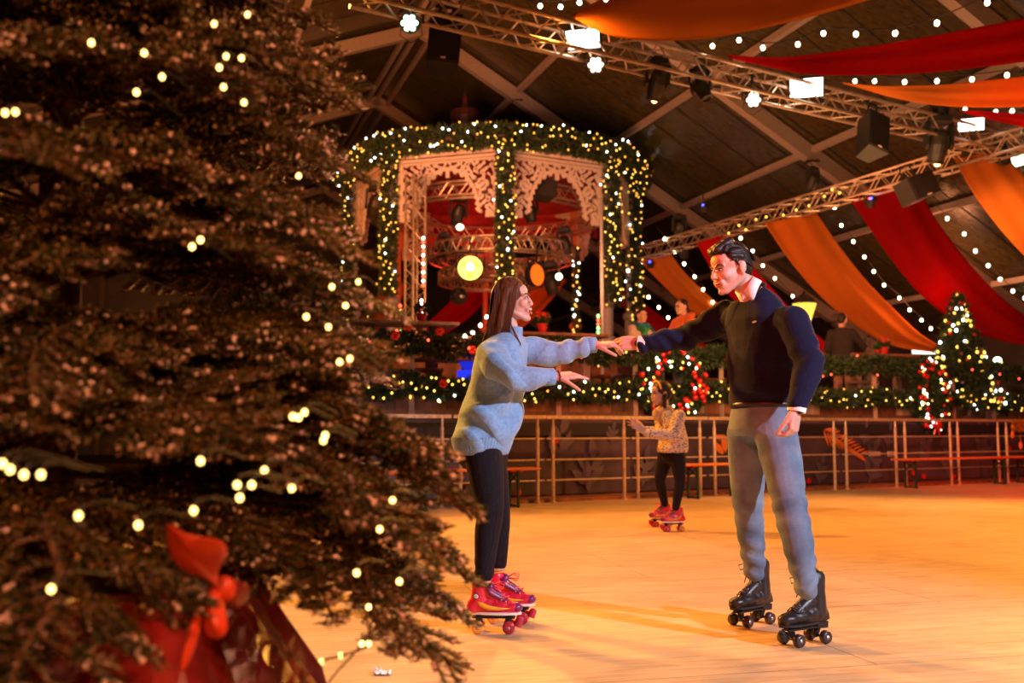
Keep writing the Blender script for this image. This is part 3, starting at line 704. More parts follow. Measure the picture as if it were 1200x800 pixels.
for k in range(8):
    a, b = pv(k), pv(k + 1); c = (a + b) / 2; o = put(fm, pav, V((c.x, c.y, PZ1 - .02)), 'fretwork_panel'); o.rotation_euler = (0, 0, atan2((b - a).y, (b - a).x))
    m = MB(); m.beam(a + V((0, 0, PZ1 + .02)), b + V((0, 0, PZ1 + .02)), .22, .16); m.build('cornice', M['white_paint'], pav)
m = MB(); m.lathe([(3.5, PZ1 + .05), (3.6, PZ1 + .12), (3.5, PZ1 + .22), (3.1, PZ1 + .46), (2.3, PZ1 + .72), (1.4, PZ1 + .92), (.6, PZ1 + 1.0), (0, PZ1 + 1.02), ], n=32)
M['dome'] = mat('dark_red_dome', (.07, .016, .014), .5, 0, .3, 3)
m.build('dome', M['dome'], pav, smooth=True)
for k in range(8):
    m = MB(); pr = [(3.6, .14), (3.5, .24), (3.1, .49), (2.3, .75), (1.4, .95), (.6, 1.03)]; a = PH + k * pi / 4
    m.tube([(r * sin(a), -r * cos(a), PZ1 + z) for r, z in pr], .06, 6); m.build('dome_rib', M['dome'], pav)
m = MB(); fx = at(545, 138, PY0 - .6) - V((PX0, PY0, 0)); fx.z = PZ1 + .9
m.lathe([(.12, 0), (.12, .25), (.28, .3), (.36, .55), (.34, .72), (.2, .78), (.08, .85), (.05, 1.05), (0, 1.3)], fx, 14); m.build('finial', M['dome'], pav)
m = MB(); m.lathe([(0, PZ1 - .15), (3.0, PZ1 - .2), (3.15, PZ1 - .15), (0, PZ1 - .1)], n=24); m.build('ceiling_cloth', M['red_drape'], pav)
# ring trusses inside
def ring_truss(R, z, s, label, loc=(0, 0)):
    root = thing('ring_truss', label, 'truss', (PX0 + loc[0], PY0 + loc[1], z)); n = 48
    for dr, dz in ((0, 0), (0, -s), (-s, -s), (-s, 0)):
        m = MB(); m.tube([((R + dr) * cos(2 * pi * i / n), (R + dr) * sin(2 * pi * i / n), dz) for i in range(n)], .028, 6, close=True); m.build('chord', M['alu'], root)
    m = MB(); q = 36
    for i in range(q):
        a, b, c = [2 * pi * (i + t) / q for t in (0, .5, 1)]
        for R0, z0, z1 in ((R, 0, -s), (R - s, 0, -s)):
            m.cyl((R0 * cos(a), R0 * sin(a), z0), (R0 * cos(b), R0 * sin(b), z1), .013, n=5); m.cyl((R0 * cos(b), R0 * sin(b), z1), (R0 * cos(c), R0 * sin(c), z0), .013, n=5)
    m.build('lacing', M['alu'], root); return root
ring_truss(2.75, 6.35, .3, 'upper ring of aluminium truss inside the pavilion')
ring_truss(1.75, 5.25, .3, 'middle ring of aluminium truss inside the pavilion', (.2, -.4))
ring_truss(1.3, 4.65, .25, 'lowest small ring of aluminium truss behind the round yellow lamp', (0, -.5))
# vertical truss and pole at the left front
a = at(486, 395, 20.7); b = at(487, 225, 20.7)
box_truss('truss_tower', 'upright pale truss tower inside the left front arch of the pavilion', (a.x, a.y, PZ0), (b.x, b.y + .01, 6.3), .3, .45)
m = MB(); a = at(706, 400, 19.3); root = thing('white_pole', 'thin white pole right of the garlanded pavilion column behind the clasped hands', 'pole', (a.x, a.y, TZ)); m.cyl((0, 0, 0), (0, 0, 4.3), .035); m.build('pole', M['greypost'], root); m = MB(); m.cyl((0, 0, 0), (0, 0, .04), .16); m.build('foot', HOUS, root)
# pixel tubes
def pixel_tube(px, py0, py1, Y, n, keys, label):
    a = at(px, py1, Y); b = at(px, py0, Y); root = thing('led_tube', label, 'led tube', a)
    m = MB(); m.box((b - a) / 2 + V((0, .03, 0)), (.05, .03, (b - a).length + .06)); m.build('housing', HOUS, root)
    for i in range(n): put(bulb_mesh(keys[i % len(keys)], .028), root, (b - a) * (i / (n - 1)), 'led')
pixel_tube(496, 279, 334, 20.2, 12, ['led_r', 'led_w'], 'upper upright tube of red white led dots at the truss tower')
pixel_tube(494, 352, 382, 20.2, 7, ['led_r', 'led_w', 'led_w', 'led_w'], 'lower upright tube of white and red led dots at the truss tower')
pixel_tube(701, 370, 394, 19.2, 6, ['led_r', 'led_g', 'led_g', 'led_r'], 'upright tube of red and green led dots above the clasped hands')
pixel_tube(469, 358, 388, 20.4, 6, ['led_g', 'bulb_y', 'led_r'], 'upright tube of green and red led dots on the left pavilion column')
# big lamps inside
def drum_lamp(px, py, Y, r, label, glow, rot, core=None):
    root = thing('drum_lamp', label, 'stage lamp', at(px, py, Y)); root.rotation_euler = rot
    m = MB(); R = Matrix.Rotation(-pi / 2, 3, 'X'); m.lathe([(0, -.03), (r * .99, -.03), (r * 1.0, .02), (r * 1.08, .02), (r * 1.1, -.03), (r * 1.0, -.16), (r * .5, -.22), (0, -.22)], M=Matrix.Rotation(pi / 2, 3, 'X'), n=28); m.build('housing', HOUS, root)
    m = MB(); m.lathe([(r * 1.0, -.01), (r * .98, .015), (0, .02)], M=Matrix.Rotation(pi / 2, 3, 'X'), n=32); m.build('lens', glow, root)
    if core: 
        m = MB(); m.ell((0, -.05, .02), (r * .3, .05, r * .3)); m.build('core', core, root)
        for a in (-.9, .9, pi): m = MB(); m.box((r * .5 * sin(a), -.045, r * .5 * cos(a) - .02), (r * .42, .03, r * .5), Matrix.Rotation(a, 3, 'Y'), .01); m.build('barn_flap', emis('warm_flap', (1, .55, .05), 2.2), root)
    m = MB(); m.tube([(-r * 1.15, 0, 0), (-r * 1.15, .05, r * 1.3), (r * 1.15, .05, r * 1.3), (r * 1.15, 0, 0)], .02, 6); m.cyl((0, .05, r * 1.3), (0, .05, r * 1.3 + .35), .02); m.build('yoke', HOUS, root); return root
drum_lamp(551, 314, 21.6, .27, 'big round glowing yellow white lamp in the pavilion above the woman', emis('yellow_lens', (1, .66, .10), 3.2), (0, 0, 0), emis('lamp_core', (1, .98, .9), 12))
drum_lamp(629, 322, 21.9, .24, 'tilted orange round lamp right of the big yellow lamp in the pavilion', emis('orange_lens', (1, .13, .008), 1.6), (0, .15, .85))
m = MB(); p = at(538, 347, 21.8); root = thing('mirror_ball', 'small dark mirror ball hanging below the big round lamp', 'mirror ball', p); m.ell((0, 0, 0), .2, n=18, m=12); m.build('ball', mat('mirror_tiles', (.12, .12, .14), .12, .9), root); m = MB(); m.cyl((0, 0, .19), (0, 0, .9), .01); m.build('cord', HOUS, root)
for px, py, Y, s, lb in ((537, 250, 22.4, 1.25, 'dark moving head hanging in the front arch of the pavilion'), (620, 245, 22.0, 1.3, 'dark moving head in the right front arch of the pavilion'), (440, 240, 22.4, 1.4, 'dark moving head in the orange arch at the left of the pavilion'), (716, 270, 22.5, 1.4, 'dark moving head in the right side arch of the pavilion'), (645, 330, 23.0, 1.4, 'dark moving head behind the tilted orange lamp'), (520, 290, 22.8, 1.0, 'dark moving head on the middle ring left of the yellow lamp'), (662, 285, 22.8, 1.1, 'dark moving head on the middle ring near the right front column')):
    moving_head(px, py, None, lb, .2 if px < 600 else -.2, s, Y=Y)
m = MB(); p = at(539, 266, 22.0); root = thing('small_lamp', 'small peach lamp glowing in the middle of the pavilion front arch', 'lamp', p); m.ell((0, 0, 0), (.085, .06, .07)); m.build('lens', emis('peach', (1, .62, .3), 9), root); m = MB(); m.cyl((0, .03, .05), (0, .03, .4), .02); m.build('stem', HOUS, root)
speaker(634, 222, 21.4, .62, .42, .4, 'black loudspeaker in the right front arch of the pavilion', (-.2, .12, .2), False)
drape('dark red curtain across the back of the pavilion left of the front column', [(452, 222), (500, 226), (560, 226), (592, 224)], [(452, 285), (500, 290), (560, 286), (592, 280)], (26.5, 26.8), M['red_drape'], .1, 3)
drape('dark red curtain across the back of the pavilion right of the front column', [(598, 224), (640, 226), (680, 224), (700, 226)], [(598, 280), (640, 272), (680, 276), (700, 280)], (26.8, 26.4), M['red_drape'], .1, 3)
# ================================================================== garlands
def tuft_tube(path, R, n_tuft, seed=0, leaf=.1, wid=.012, per=7, droop=.0, flat=1.0):
    """many short needle leaves round a path, fast"""
    rg = np.random.default_rng(seed); P = np.array([tuple(p) for p in path]); seg = np.linalg.norm(np.diff(P, axis=0), axis=1); cum = np.r_[0, np.cumsum(seg)]
    t = rg.random(n_tuft) * cum[-1]; i = np.clip(np.searchsorted(cum, t) - 1, 0, len(seg) - 1); u = (t - cum[i]) / seg[i]
    c = P[i] + (P[i + 1] - P[i]) * u[:, None]; d = (P[i + 1] - P[i]) / seg[i][:, None]
    q = rg.normal(size=(n_tuft, 3)); q -= d * (q * d).sum(1)[:, None]; q /= np.linalg.norm(q, axis=1)[:, None]
    o = c + q * (R * rg.random(n_tuft) ** .5 * .75)[:, None]
    base = np.repeat(o, per, 0); ax = np.repeat(q * .8 + d * rg.normal(size=(n_tuft, 1)) * .6, per, 0) + rg.normal(size=(n_tuft * per, 3)) * .55
    ax[:, 2] -= droop; ax /= np.linalg.norm(ax, axis=1)[:, None]; s = np.cross(ax, rg.normal(size=ax.shape)); s /= np.linalg.norm(s, axis=1)[:, None]
    L = leaf * (.6 + .6 * rg.random((len(ax), 1))); tip = base + ax * L; mid = base + ax * L * .45; k = np.cross(s, ax) * wid * .6
    V4 = np.stack([base, mid + s * wid, tip, mid - s * wid, mid + k], 1).reshape(-1, 3)
    n = len(base); b = np.arange(n) * 5; F = np.concatenate([np.stack([b, b + 1, b + 4], 1), np.stack([b + 1, b + 2, b + 4], 1), np.stack([b + 2, b + 3, b + 4], 1), np.stack([b + 3, b, b + 4], 1)])
    return V4, F
def np_mesh(name, V4, F, m):
    me = bpy.data.meshes.new(name); me.vertices.add(len(V4)); me.vertices.foreach_set('co', V4.astype(np.float32).ravel())
    k = F.shape[1]; me.loops.add(F.size); me.loops.foreach_set('vertex_index', F.astype(np.int32).ravel()); me.polygons.add(len(F)); me.polygons.foreach_set('loop_start', np.arange(len(F), dtype=np.int32) * k); me.polygons.foreach_set('loop_total', np.full(len(F), k, np.int32))
    for q in (m if isinstance(m, list) else [m]): me.materials.append(q)
    me.update(calc_edges=True); return me
def garland(label, path, R, seed, nb=0, dens=300, keys=('bulb_y', 'bulb_y', 'bulb_o', 'bulb_y', 'bulb_w'), br=.015, group=None, reds=0, leaf=.1):
    path = cat(path, max(8, len(path) * 6)); L = sum((path[i + 1] - path[i]).length for i in range(len(path) - 1))
    root = thing('fir_garland', label, 'garland', path[0], 0, group); P = [p - path[0] for p in path]
    v, f = tuft_tube(P, R, int(L * dens), seed, leaf, .012)
    o = bpy.data.objects.new('foliage', np_mesh('foliage', v, f, M['garland'])); COL.objects.link(o); o.parent = root
    m = MB(); m.tube(P, .02, 5); m.build('core_wire', M['cable'], root)
    rr = random.Random(seed)
    for k in range(nb):
        t = (k + rr.random()) / nb * (len(P) - 1); i = min(int(t), len(P) - 2); c = P[i].lerp(P[i + 1], t - i); d = (P[i + 1] - P[i]).normalized()
        q = V((rr.gauss(0, .8), -abs(rr.gauss(.9, .5)), rr.gauss(0, .8))); q = (q - d * q.dot(d)).normalized()
        put(bulb_mesh(rr.choice(keys), br), root, c + q * R * rr.uniform(.85, 1.1))
    for k in range(reds):
        t = rr.random() * (len(P) - 1); i = min(int(t), len(P) - 2); c = P[i].lerp(P[i + 1], t - i)
        m = MB(); 
        for a in range(6): m.ell((.035 * cos(a), 0, .035 * sin(a)), (.03, .02, .03), n=6, m=4)
        m.build('red_flower', M['red_bauble'], root).location = c + V((rr.gauss(0, .03), -R, rr.uniform(-.4, 1) * R))
    return root
# terrace garlands: two levels, swagging a little between the posts
posts = [415, 482, 566, 655, 745, 846, 935, 1026, 1118, 1165, 1230]
def swag(i, z, dip, off=-.06):
    a, b = terr(posts[i], off, z), terr(posts[i + 1], off, z); return [a, a.lerp(b, .25) - V((0, 0, dip * .75)), a.lerp(b, .5) - V((0, 0, dip)), a.lerp(b, .75) - V((0, 0, dip * .75)), b]
where = ['at the far left behind the fir tips', 'left of the woman above the stool', 'behind the woman in the blue sweater', 'behind the reaching hands', 'left of the large round wreath', 'behind the outstretched arm and body of the man', 'right of the elbow of the man', 'left of the tall oval wreath', 'above the crate of logs', 'at the right edge of the photo']
for i in range(len(posts) - 1):
    garland('lit lower terrace garland ' + where[i], swag(i, .33, .05), .16, 20 + i, int(8 + (posts[i + 1] - posts[i]) * .16), group='lower lit garlands of the terrace', reds=1 if i in (1, 2) else 0)
    garland('upper terrace garland without bulb string ' + where[i], swag(i, .90, .07), .19, 50 + i, 2 if i % 3 else 3, group='upper garlands of the terrace', reds=2 if i in (0, 1, 2) else 0, keys=('bulb_y', 'led_r'))
# pavilion garlands
OP = V((PX0, PY0, 0))
def pcol(k, z0, z1, r=.16): return [OP + pv(k, PR + .12, z) for z in (z1, (z1 + z0) / 2, z0)]
for k, lb, z0, nb in ((-1, 'left front column between the orange and the white arch', PZ0 + 1.0, 62), (0, 'middle front column above the head of the woman', PZ0 + .9, 66), (1, 'right front column above the clasped hands', PZ0 + .8, 66), (2, 'rightmost column beside the festoon bulbs', PZ0 + .2, 60), (-2, 'far left column behind the fir tips', PZ0 + .3, 34)):
    garland('lit fir garland on the pavilion\'s ' + lb, pcol(k, z0, PZ1 + .1), .23, 80 + k, nb, 300, ('bulb_y', 'bulb_y', 'bulb_o', 'bulb_o', 'bulb_y', 'bulb_o', 'bulb_y', 'bulb_w'), .019, 'garlands on the pavilion columns', leaf=.12)
for k, lb in ((-2, 'over the left orange arch'), (-1, 'over the left front arch'), (0, 'over the right front arch'), (1, 'over the right side arch'), (-3, 'at the far left behind the fir tree')):
    a, b = OP + pv(k, PR + .32, PZ1 + .12), OP + pv(k + 1, PR + .32, PZ1 + .12); c = (a + b) / 2
    garland('lit fir garland along the pavilion eaves ' + lb, [a, a.lerp(b, .5) + V((0, -.1, .02)), b], .33, 90 + k, 52, 480, ('bulb_y', 'bulb_o', 'bulb_o', 'bulb_y', 'bulb_o', 'bulb_w'), .019, 'garlands on the pavilion eaves', leaf=.12)
for px, y0, y1, Y, lb, nb in ((675, 290, 400, 25.5, 'rear pavilion column behind the face of the woman', 26), (433, 370, 405, 26, 'far left rear column behind the fir tips', 14), (560, 330, 335, 26, 'rear left column', 0)):
    if nb: garland('narrow lit fir string on the ' + lb, [at(px, y0, Y), at(px, (y0 + y1) / 2, Y), at(px, y1, Y)], .1, 99 + px, nb, 100, br=.022)
# wreaths
def wreath(label, c, rx, rz, tube, nr, nb, seed, face=None):
    root = thing('christmas_wreath', label, 'wreath', c); root.rotation_euler = (0, 0, atan2(RD.y, RD.x) * .6)
    P = [V((rx * cos(2 * pi * i / 30), 0, rz * sin(2 * pi * i / 30))) for i in range(31)]
    v, f = tuft_tube(P, tube, int(1500 * (rx + rz)), seed, .1, .013); o = bpy.data.objects.new('foliage', np_mesh('foliage', v, f, M['garland'])); COL.objects.link(o); o.parent = root
    m = MB(); m.tube(P[:-1], .02, 5, close=True); m.build('ring_frame', M['cable'], root); rr = random.Random(seed)
    m = MB(); m.ell((0, 0, 0), .036, n=10, m=7); rb = m.mesh('red_bauble', M['red_bauble'], True)
    for k in range(nr + nb):
        a = rr.random() * 2 * pi; q = rr.uniform(-1, 1) * tube * .8; p = V(((rx + q) * cos(a), -tube * .95 + abs(q) * .3, (rz + q) * sin(a)))
        if k < nr: ob = put(rb, root, p, 'red_bauble'); ob.scale = (rr.uniform(.8, 1.4),) * 3
        else: put(bulb_mesh(rr.choice(('bulb_w', 'bulb_y', 'bulb')), .017), root, p + V((0, -.02, 0)))
    m = MB()
    for sx in (-1, 1): m.tube([(0, 0, 0), (sx * .07, -.02, .05), (sx * .09, -.02, 0), (0, 0, -.01)], [.012, .028, .025, .01], 6); m.tube([(0, 0, 0), (sx * .04, -.01, -.07), (sx * .06, 0, -.15)], [.012, .02, .016], 6)
    m.build('bow', M['red_bauble'], root).location = (0, -tube, -rz)
    return root
wc = at(786, 452, on_rail(786, TO - .2).y)
wreath('large round wreath with red baubles behind the head of the skating girl', wc, .42, .40, .17, 46, 44, 5)
wc = at(1090, 462, on_rail(1090, TO - .3).y)
wreath('tall oval wreath with red baubles hanging over the railing at the right', wc, .27, .56, .13, 44, 48, 6)

# ================================================================== terrace things
def stool(loc, rz, label, top='wood_mid', h=.62, group='stools of the terrace'):
    root = thing('bar_stool', label, 'stool', loc, rz, group)
    m = MB(); m.box((0, 0, h - .02), (.46, .4, .05), bev=.01); m.build('seat', M[top], root)
    for sx in (-1, 1):
        for sy in (-1, 1): m = MB(); m.beam((sx * .19, sy * .16, h - .04), (sx * .21, sy * .18, 0), .05, .05, up=(0, 1, 0)); m.build('leg', M[top], root)
    for sy in (-1, 1): m = MB(); m.beam((-.2, sy * .17, .2), (.2, sy * .17, .2), .03, .04); m.build('stretcher', M[top], root)
for px, off, h, k, lb in ((468, .5, .55, 'wood_mid', 'reddish wooden stool behind the garlands left of the woman'), (496, .9, .6, 'wood_mid', 'reddish wooden stool next to the counter left of the woman'), (738, .6, .6, 'wood_light', 'pale wooden stool behind the outstretched palm of the woman'), (1012, .5, .62, 'wood_light', 'pale wooden stool below the flower pot table at the right'), (832, .9, .6, 'wood_mid', 'wooden stool between the wreath and the man in jeans'), (700, 1.3, .62, 'wood_dark', 'dark wooden stool behind the two reaching hands')):
    stool(terr(px, off), atan2(RD.y, RD.x) * .7, lb, k, h)
def table(loc, w, d, h, label, k='wood_light', kt='wood_mid'):
    root = thing('terrace_table', label, 'table', loc, atan2(RD.y, RD.x) * .6)
    m = MB(); m.box((0, 0, h), (w, d, .05), bev=.01); m.build('tabletop', M[kt], root)
    for sx in (-1, 1):
        m = MB(); m.box((sx * w * .3, 0, h / 2), (.12, .12, h), bev=.01); m.build('leg', M[k], root)
        m = MB(); m.box((sx * w * .3, 0, .03), (.3, d * .8, .05)); m.build('foot', M[k], root)
    return root
table(terr(1030, .8), 1.5, .6, 1.13, 'long high wooden table with flower pots right of the standing man in black', 'wood_light')
table(terr(655, 1.1), 1.5, .6, 1.2, 'high wooden table behind the stretched arm of the woman')
table(terr(525, 1.0), .9, .6, .75, 'low lit counter table left of the woman below the drooping bulbs')
table(terr(768, 1.6), .9, .6, .55, 'low dark wooden table left of the large round wreath', 'wood_dark', 'wood_dark')
table(terr(470, 1.6), 1.6, .6, 1.3, 'pale high table under the upright led tubes of the pavilion', 'wood_dark', 'white_paint')
M['leafg'] = mat('plant_leaf', (.03, .10, .02), .5); M['potred'] = mat('red_pot', (.6, .015, .01), .4)
def pot_plant(loc, label, s=1.0, flowers=True):
    root = thing('potted_flower', label, 'plant', loc)
    m = MB(); m.lathe([(.0, 0), (.055 * s, 0), (.08 * s, .13 * s), (.09 * s, .13 * s), (.085 * s, .15 * s), (0, .14 * s)], n=14); m.build('pot', M['potred'], root)
    v, f = tuft_tube([V((0, 0, .16 * s)), V((0, 0, .27 * s))], .1 * s, 30, 4, .09 * s, .02 * s, 4); o = bpy.data.objects.new('leaves', np_mesh('leaves', v, f, M['leafg'])); COL.objects.link(o); o.parent = root
    if flowers:
        for k in range(5):
            m = MB(); c = V((.07 * s * cos(k * 1.3), .06 * s * sin(k * 1.3) - .03, (.26 + .03 * (k % 3)) * s))
            for j in range(6): a = j * pi / 3; m.add([c, c + V((.03 * cos(a - .4), -.01, .03 * sin(a - .4))) * s, c + V((.055 * cos(a), -.02, .055 * sin(a))) * s, c + V((.03 * cos(a + .4), -.01, .03 * sin(a + .4))) * s], [(0, 1, 2, 3)])
            m.ell(c, .012 * s, n=6, m=4); m.build('blossom', M['potred'], root)
pot_plant(terr(1039, .8, 1.155), 'small red flower pot on the high table right of the man in black')
pot_plant(terr(1031, .78, 1.155), 'white lit candle pot beside the red flower pot', .6, False)
pot_plant(terr(636, 1.1, 1.225), 'red poinsettia in a pot on the high table right of the woman\'s face', 1.0)
pot_plant(terr(493, 1.6, 1.325), 'red pot standing under the lower led tube of the pavilion', 1.0, False)
# jars on the low table
for k, (px, h, c) in enumerate(((763, .26, (.5, .4, .33)), (770, .22, (.3, .27, .3)), (776, .2, (.42, .3, .25)))):
    root = thing('storage_jar', ('tall pale jar, leftmost of three on the low table left of the wreath', 'dark grey jar, middle of three on the low table left of the wreath', 'short brown jar, rightmost of three on the low table left of the wreath')[k], 'jar', terr(px, 1.5, .575))
    m = MB(); m.lathe([(.0, 0), (.05, 0), (.055, h * .7), (.035, h * .85), (.035, h * .92)], n=12); m.build('body', mat('jar_glaze', c, .35), root)
    m = MB(); m.lathe([(.04, h * .92), (.042, h), (0, h)], n=12); m.build('lid', M['wood_mid'], root)
# counter items, blue sign, yellow crate
root = thing('drink_crate', 'yellow and green drink crate under the lit counter left of the woman', 'crate', terr(524, 1.0, 0.05)); m = MB()
m.box((0, 0, .25), (.36, .3, .2), bev=.01); m.build('upper_band', mat('crate_yellow', (.7, .5, .05), .5), root); m = MB(); m.box((0, 0, .08), (.36, .3, .14), bev=.01); m.build('lower_band', mat('crate_green', (.05, .2, .05), .5), root)
root = thing('blue_lit_box', 'glowing blue lit box beside the back of the woman', 'light box', terr(548, .9, 0)); m = MB(); m.box((0, 0, .3), (.3, .2, .6), bev=.02); m.build('case', emis('blue_glow', (.02, .04, 1), 1.2), root); m = MB(); m.box((.2, 0, .35), (.08, .1, .7), bev=.02); m.build('pale_strip', emis('pale_blue_glow', (.2, .4, 1), 1.2), root)
m = MB(); m.ell((0, 0, .72), (.12, .1, .12)); m.build('top_shade', emis('blue_shade', (.02, .03, .8), .8), root)
for k, px in enumerate((516, 523, 530, 537)):
    root = thing('paper_cup', 'white cup on the lit counter, %s of four' % ('leftmost', 'second from the left', 'second from the right', 'rightmost')[k], 'cup', terr(px, 1.0, .775)); m = MB(); m.lathe([(0, 0), (.03, 0), (.042, .11), (.038, .11), (.03, .01), (0, .01)], n=12); m.build('cup_body', mat('white_cup', (.8, .7, .6), .4), root); m = MB(); m.lathe([(.043, .08), (.044, .085), (.044, .1), (.043, .105)], n=12); m.build('cup_band', M['wood_mid'], root)
# log crate at the right
root = thing('log_crate', 'pale plank crate holding split logs below the small christmas tree', 'crate', terr(1142, .45)); RZ = Matrix.Rotation(atan2(RD.y, RD.x), 3, 'Z')
for z in (.08, .24, .40, .56):
    for sy in (-.25, .25): m = MB(); m.box(RZ @ V((0, sy, z)), (.95, .03, .14), RZ); m.build('plank', M['wood_light'], root)
for sx in (-.47, .47):
    m = MB(); m.box(RZ @ V((sx, 0, .32)), (.03, .5, .62), RZ); m.build('side', M['wood_light'], root)
for k in range(13):
    c = terr(1142, .45, .67 + .05 * (k % 2)) + RD * (-.42 + .07 * k); rt = thing('firewood_log', 'split firewood log lying in the plank crate, ' + ('left part' if k < 4 else 'middle part' if k < 9 else 'right part') + ' of the row', 'log', c, k * .9, 'logs in the plank crate')
    m = MB(); r = .045 + .012 * (k % 3); m.prism([(r * cos(a), r * sin(a)) for a in (0, 1.1, 2.2, 3.3, 4.6, 5.4)], (0, 0, 0), (0, 0, 1), (0, 1, 0), (1, 0, 0), .28); m.build('split_wood', M['wood_mid'], rt); m = MB(); m.tube([(-.13, r * .7, .01), (.13, r * .7, .01)], .014, 5); m.build('bark_strip', M['bark'], rt)
# lit street-style lamp behind the man
p = at(943, 372, 19.5); root = thing('lantern_lamp', 'glowing yellow cone lantern behind the shoulder of the man in navy', 'lamp', (p.x, p.y, TZ)); h = p.z - TZ
m = MB(); m.cyl((0, 0, 0), (0, 0, h - .15), .03); m.cyl((0, 0, 0), (0, 0, .06), .16); m.build('pole', HOUS, root)
m = MB(); m.lathe([(.09, h - .16), (.24, h + .27), (.0, h + .28)], n=8); m.build('lamp_shade', emis('lantern_glass', (1, .62, .08), 1.6), root)
m = MB(); m.lathe([(.25, h + .28), (.2, h + .36), (.04, h + .48), (0, h + .55)], n=8); m.build('cap', HOUS, root)
m = MB(); m.ell((.0, -.18, h - .05), .05); m.build('bulb', M['bulb'], root)
# small bright signs near the right table
for px, py, w, h, c, st, lb in ((1083, 412, .62, .10, (1, .85, .7), 2.5, 'long pale lit strip sign left of the small christmas tree'), (1076, 424, .24, .09, (.15, .75, 1), 5, 'small cyan lit sign under the long pale strip sign'), (1173, 449, .16, .12, (.05, .15, 1), 3, 'small blue lit screen right of the log crate')):
    Y = on_rail(px, TO + 2.2).y; p = at(px, py, Y); root = thing('lit_sign', lb, 'sign', p, .3); m = MB(); m.box((0, .03, 0), (w + .04, .05, h + .04)); m.build('frame', HOUS, root); m = MB(); m.box((0, 0, 0), (w, .02, h)); m.build('screen', emis('sign_glow', c, st), root); m = MB(); m.cyl((0, .04, -h / 2), (0, .04, TZ - p.z), .02); m.build('stand', HOUS, root)
p = at(1169, 422, on_rail(1169, TO + 1.5).y); root = thing('green_lamp', 'round pale green lamp right of the small christmas tree', 'lamp', p); m = MB(); m.ell((0, 0, 0), (.09, .06, .07)); m.build('lens', emis('green_lens', (.55, 1, .6), 9), root); m = MB(); m.cyl((0, 0, -.05), (0, 0, TZ - p.z), .02); m.build('stand', HOUS, root)
p = terr(1192, .5); root = thing('dark_armchair', 'round backed black chair at the right edge above the railing', 'chair', p, .3); m = MB(); m.loft([((0, 0, .1), (.36, 0, 0), (0, .3, 0)), ((0, 0, .35), (.4, 0, 0), (0, .32, 0)), ((0, .05, .55), (.34, 0, 0), (0, .2, 0)), ((0, .08, .66), (.2, 0, 0), (0, .1, 0))]); m.build('backrest', HOUS, root, smooth=True)
for sx in (-.25, .25):
    m = MB(); m.cyl((sx, 0, 0), (sx, 0, .2), .02); m.build('leg', HOUS, root)
# golden tinsel at the right edge
p = on_rail(1194, -.1) + V((0, 0, 1.06)); root = thing('gold_tinsel', 'bunch of golden tinsel with two pendants tied to the railing at the right edge', 'decoration', p)
v, f = tuft_tube([V((0, 0, .05)), V((0, 0, -.12))], .12, 140, 4, .07, .01, 5); M['gold'] = mat('gold_tinsel', (.7, .35, .04), .3, .6); o = bpy.data.objects.new('tinsel', np_mesh('tinsel', v, f, M['gold'])); COL.objects.link(o); o.parent = root
for x, z in ((-.12, -.2), (.02, -.4)):
    m = MB(); m.cyl((x, 0, z + .2), (x, 0, z), .004); m.ell((x, 0, z), (.035, .015, .07)); m.build('pendant', M['print_orange'], root)

# ------------------------------------------------------------------ benches on the rink side
def bench(pa, pb, label, two_ends=(True, True)):
    a, b = pa, pb; root = thing('beer_bench', label, 'bench', a, atan2((b - a).y, (b - a).x)); L = (b - a).length
    m = MB(); m.box((L / 2, 0, .465), (L, .25, .03), bev=.006); m.build('seat', M['bench_top'], root)
    for k, x in enumerate((.32, L - .32)):
        if not two_ends[k]: continue
        for sy in (-.1, .1): m = MB(); m.box((x, sy, .225), (.025, .025, .45)); m.build('leg', M['bench_leg'], root)
        m = MB(); m.box((x, 0, .02), (.03, .24, .025)); m.box((x, 0, .43), (.04, .22, .03)); m.beam((x, -.09, .3), (x, .09, .42), .015, .015); m.beam((x, .09, .3), (x, -.09, .42), .015, .015); m.build('cross_bar', M['bench_leg'], root)
        m = MB(); m.box((x, 0, .44), (.16, .2, .02)); m.build('hinge_plate', M['potred'], root)
def fr_(px, off=-.3): return on_rail(px, off)
bench(fr_(530, -.38), fr_(628, -.38), 'orange topped folding bench behind the legs of the woman')
bench(fr_(790, -.38), fr_(880, -.38), 'orange topped folding bench behind the girl and the legs of the man')
bench(fr_(1050), fr_(1182), 'long orange topped folding bench below the tall oval wreath')
bench(fr_(1184), fr_(1290), 'orange topped folding bench cut off by the right edge')
bench(fr_(420, -.38), fr_(524, -.38), 'orange topped folding bench mostly hidden behind the fir branches')

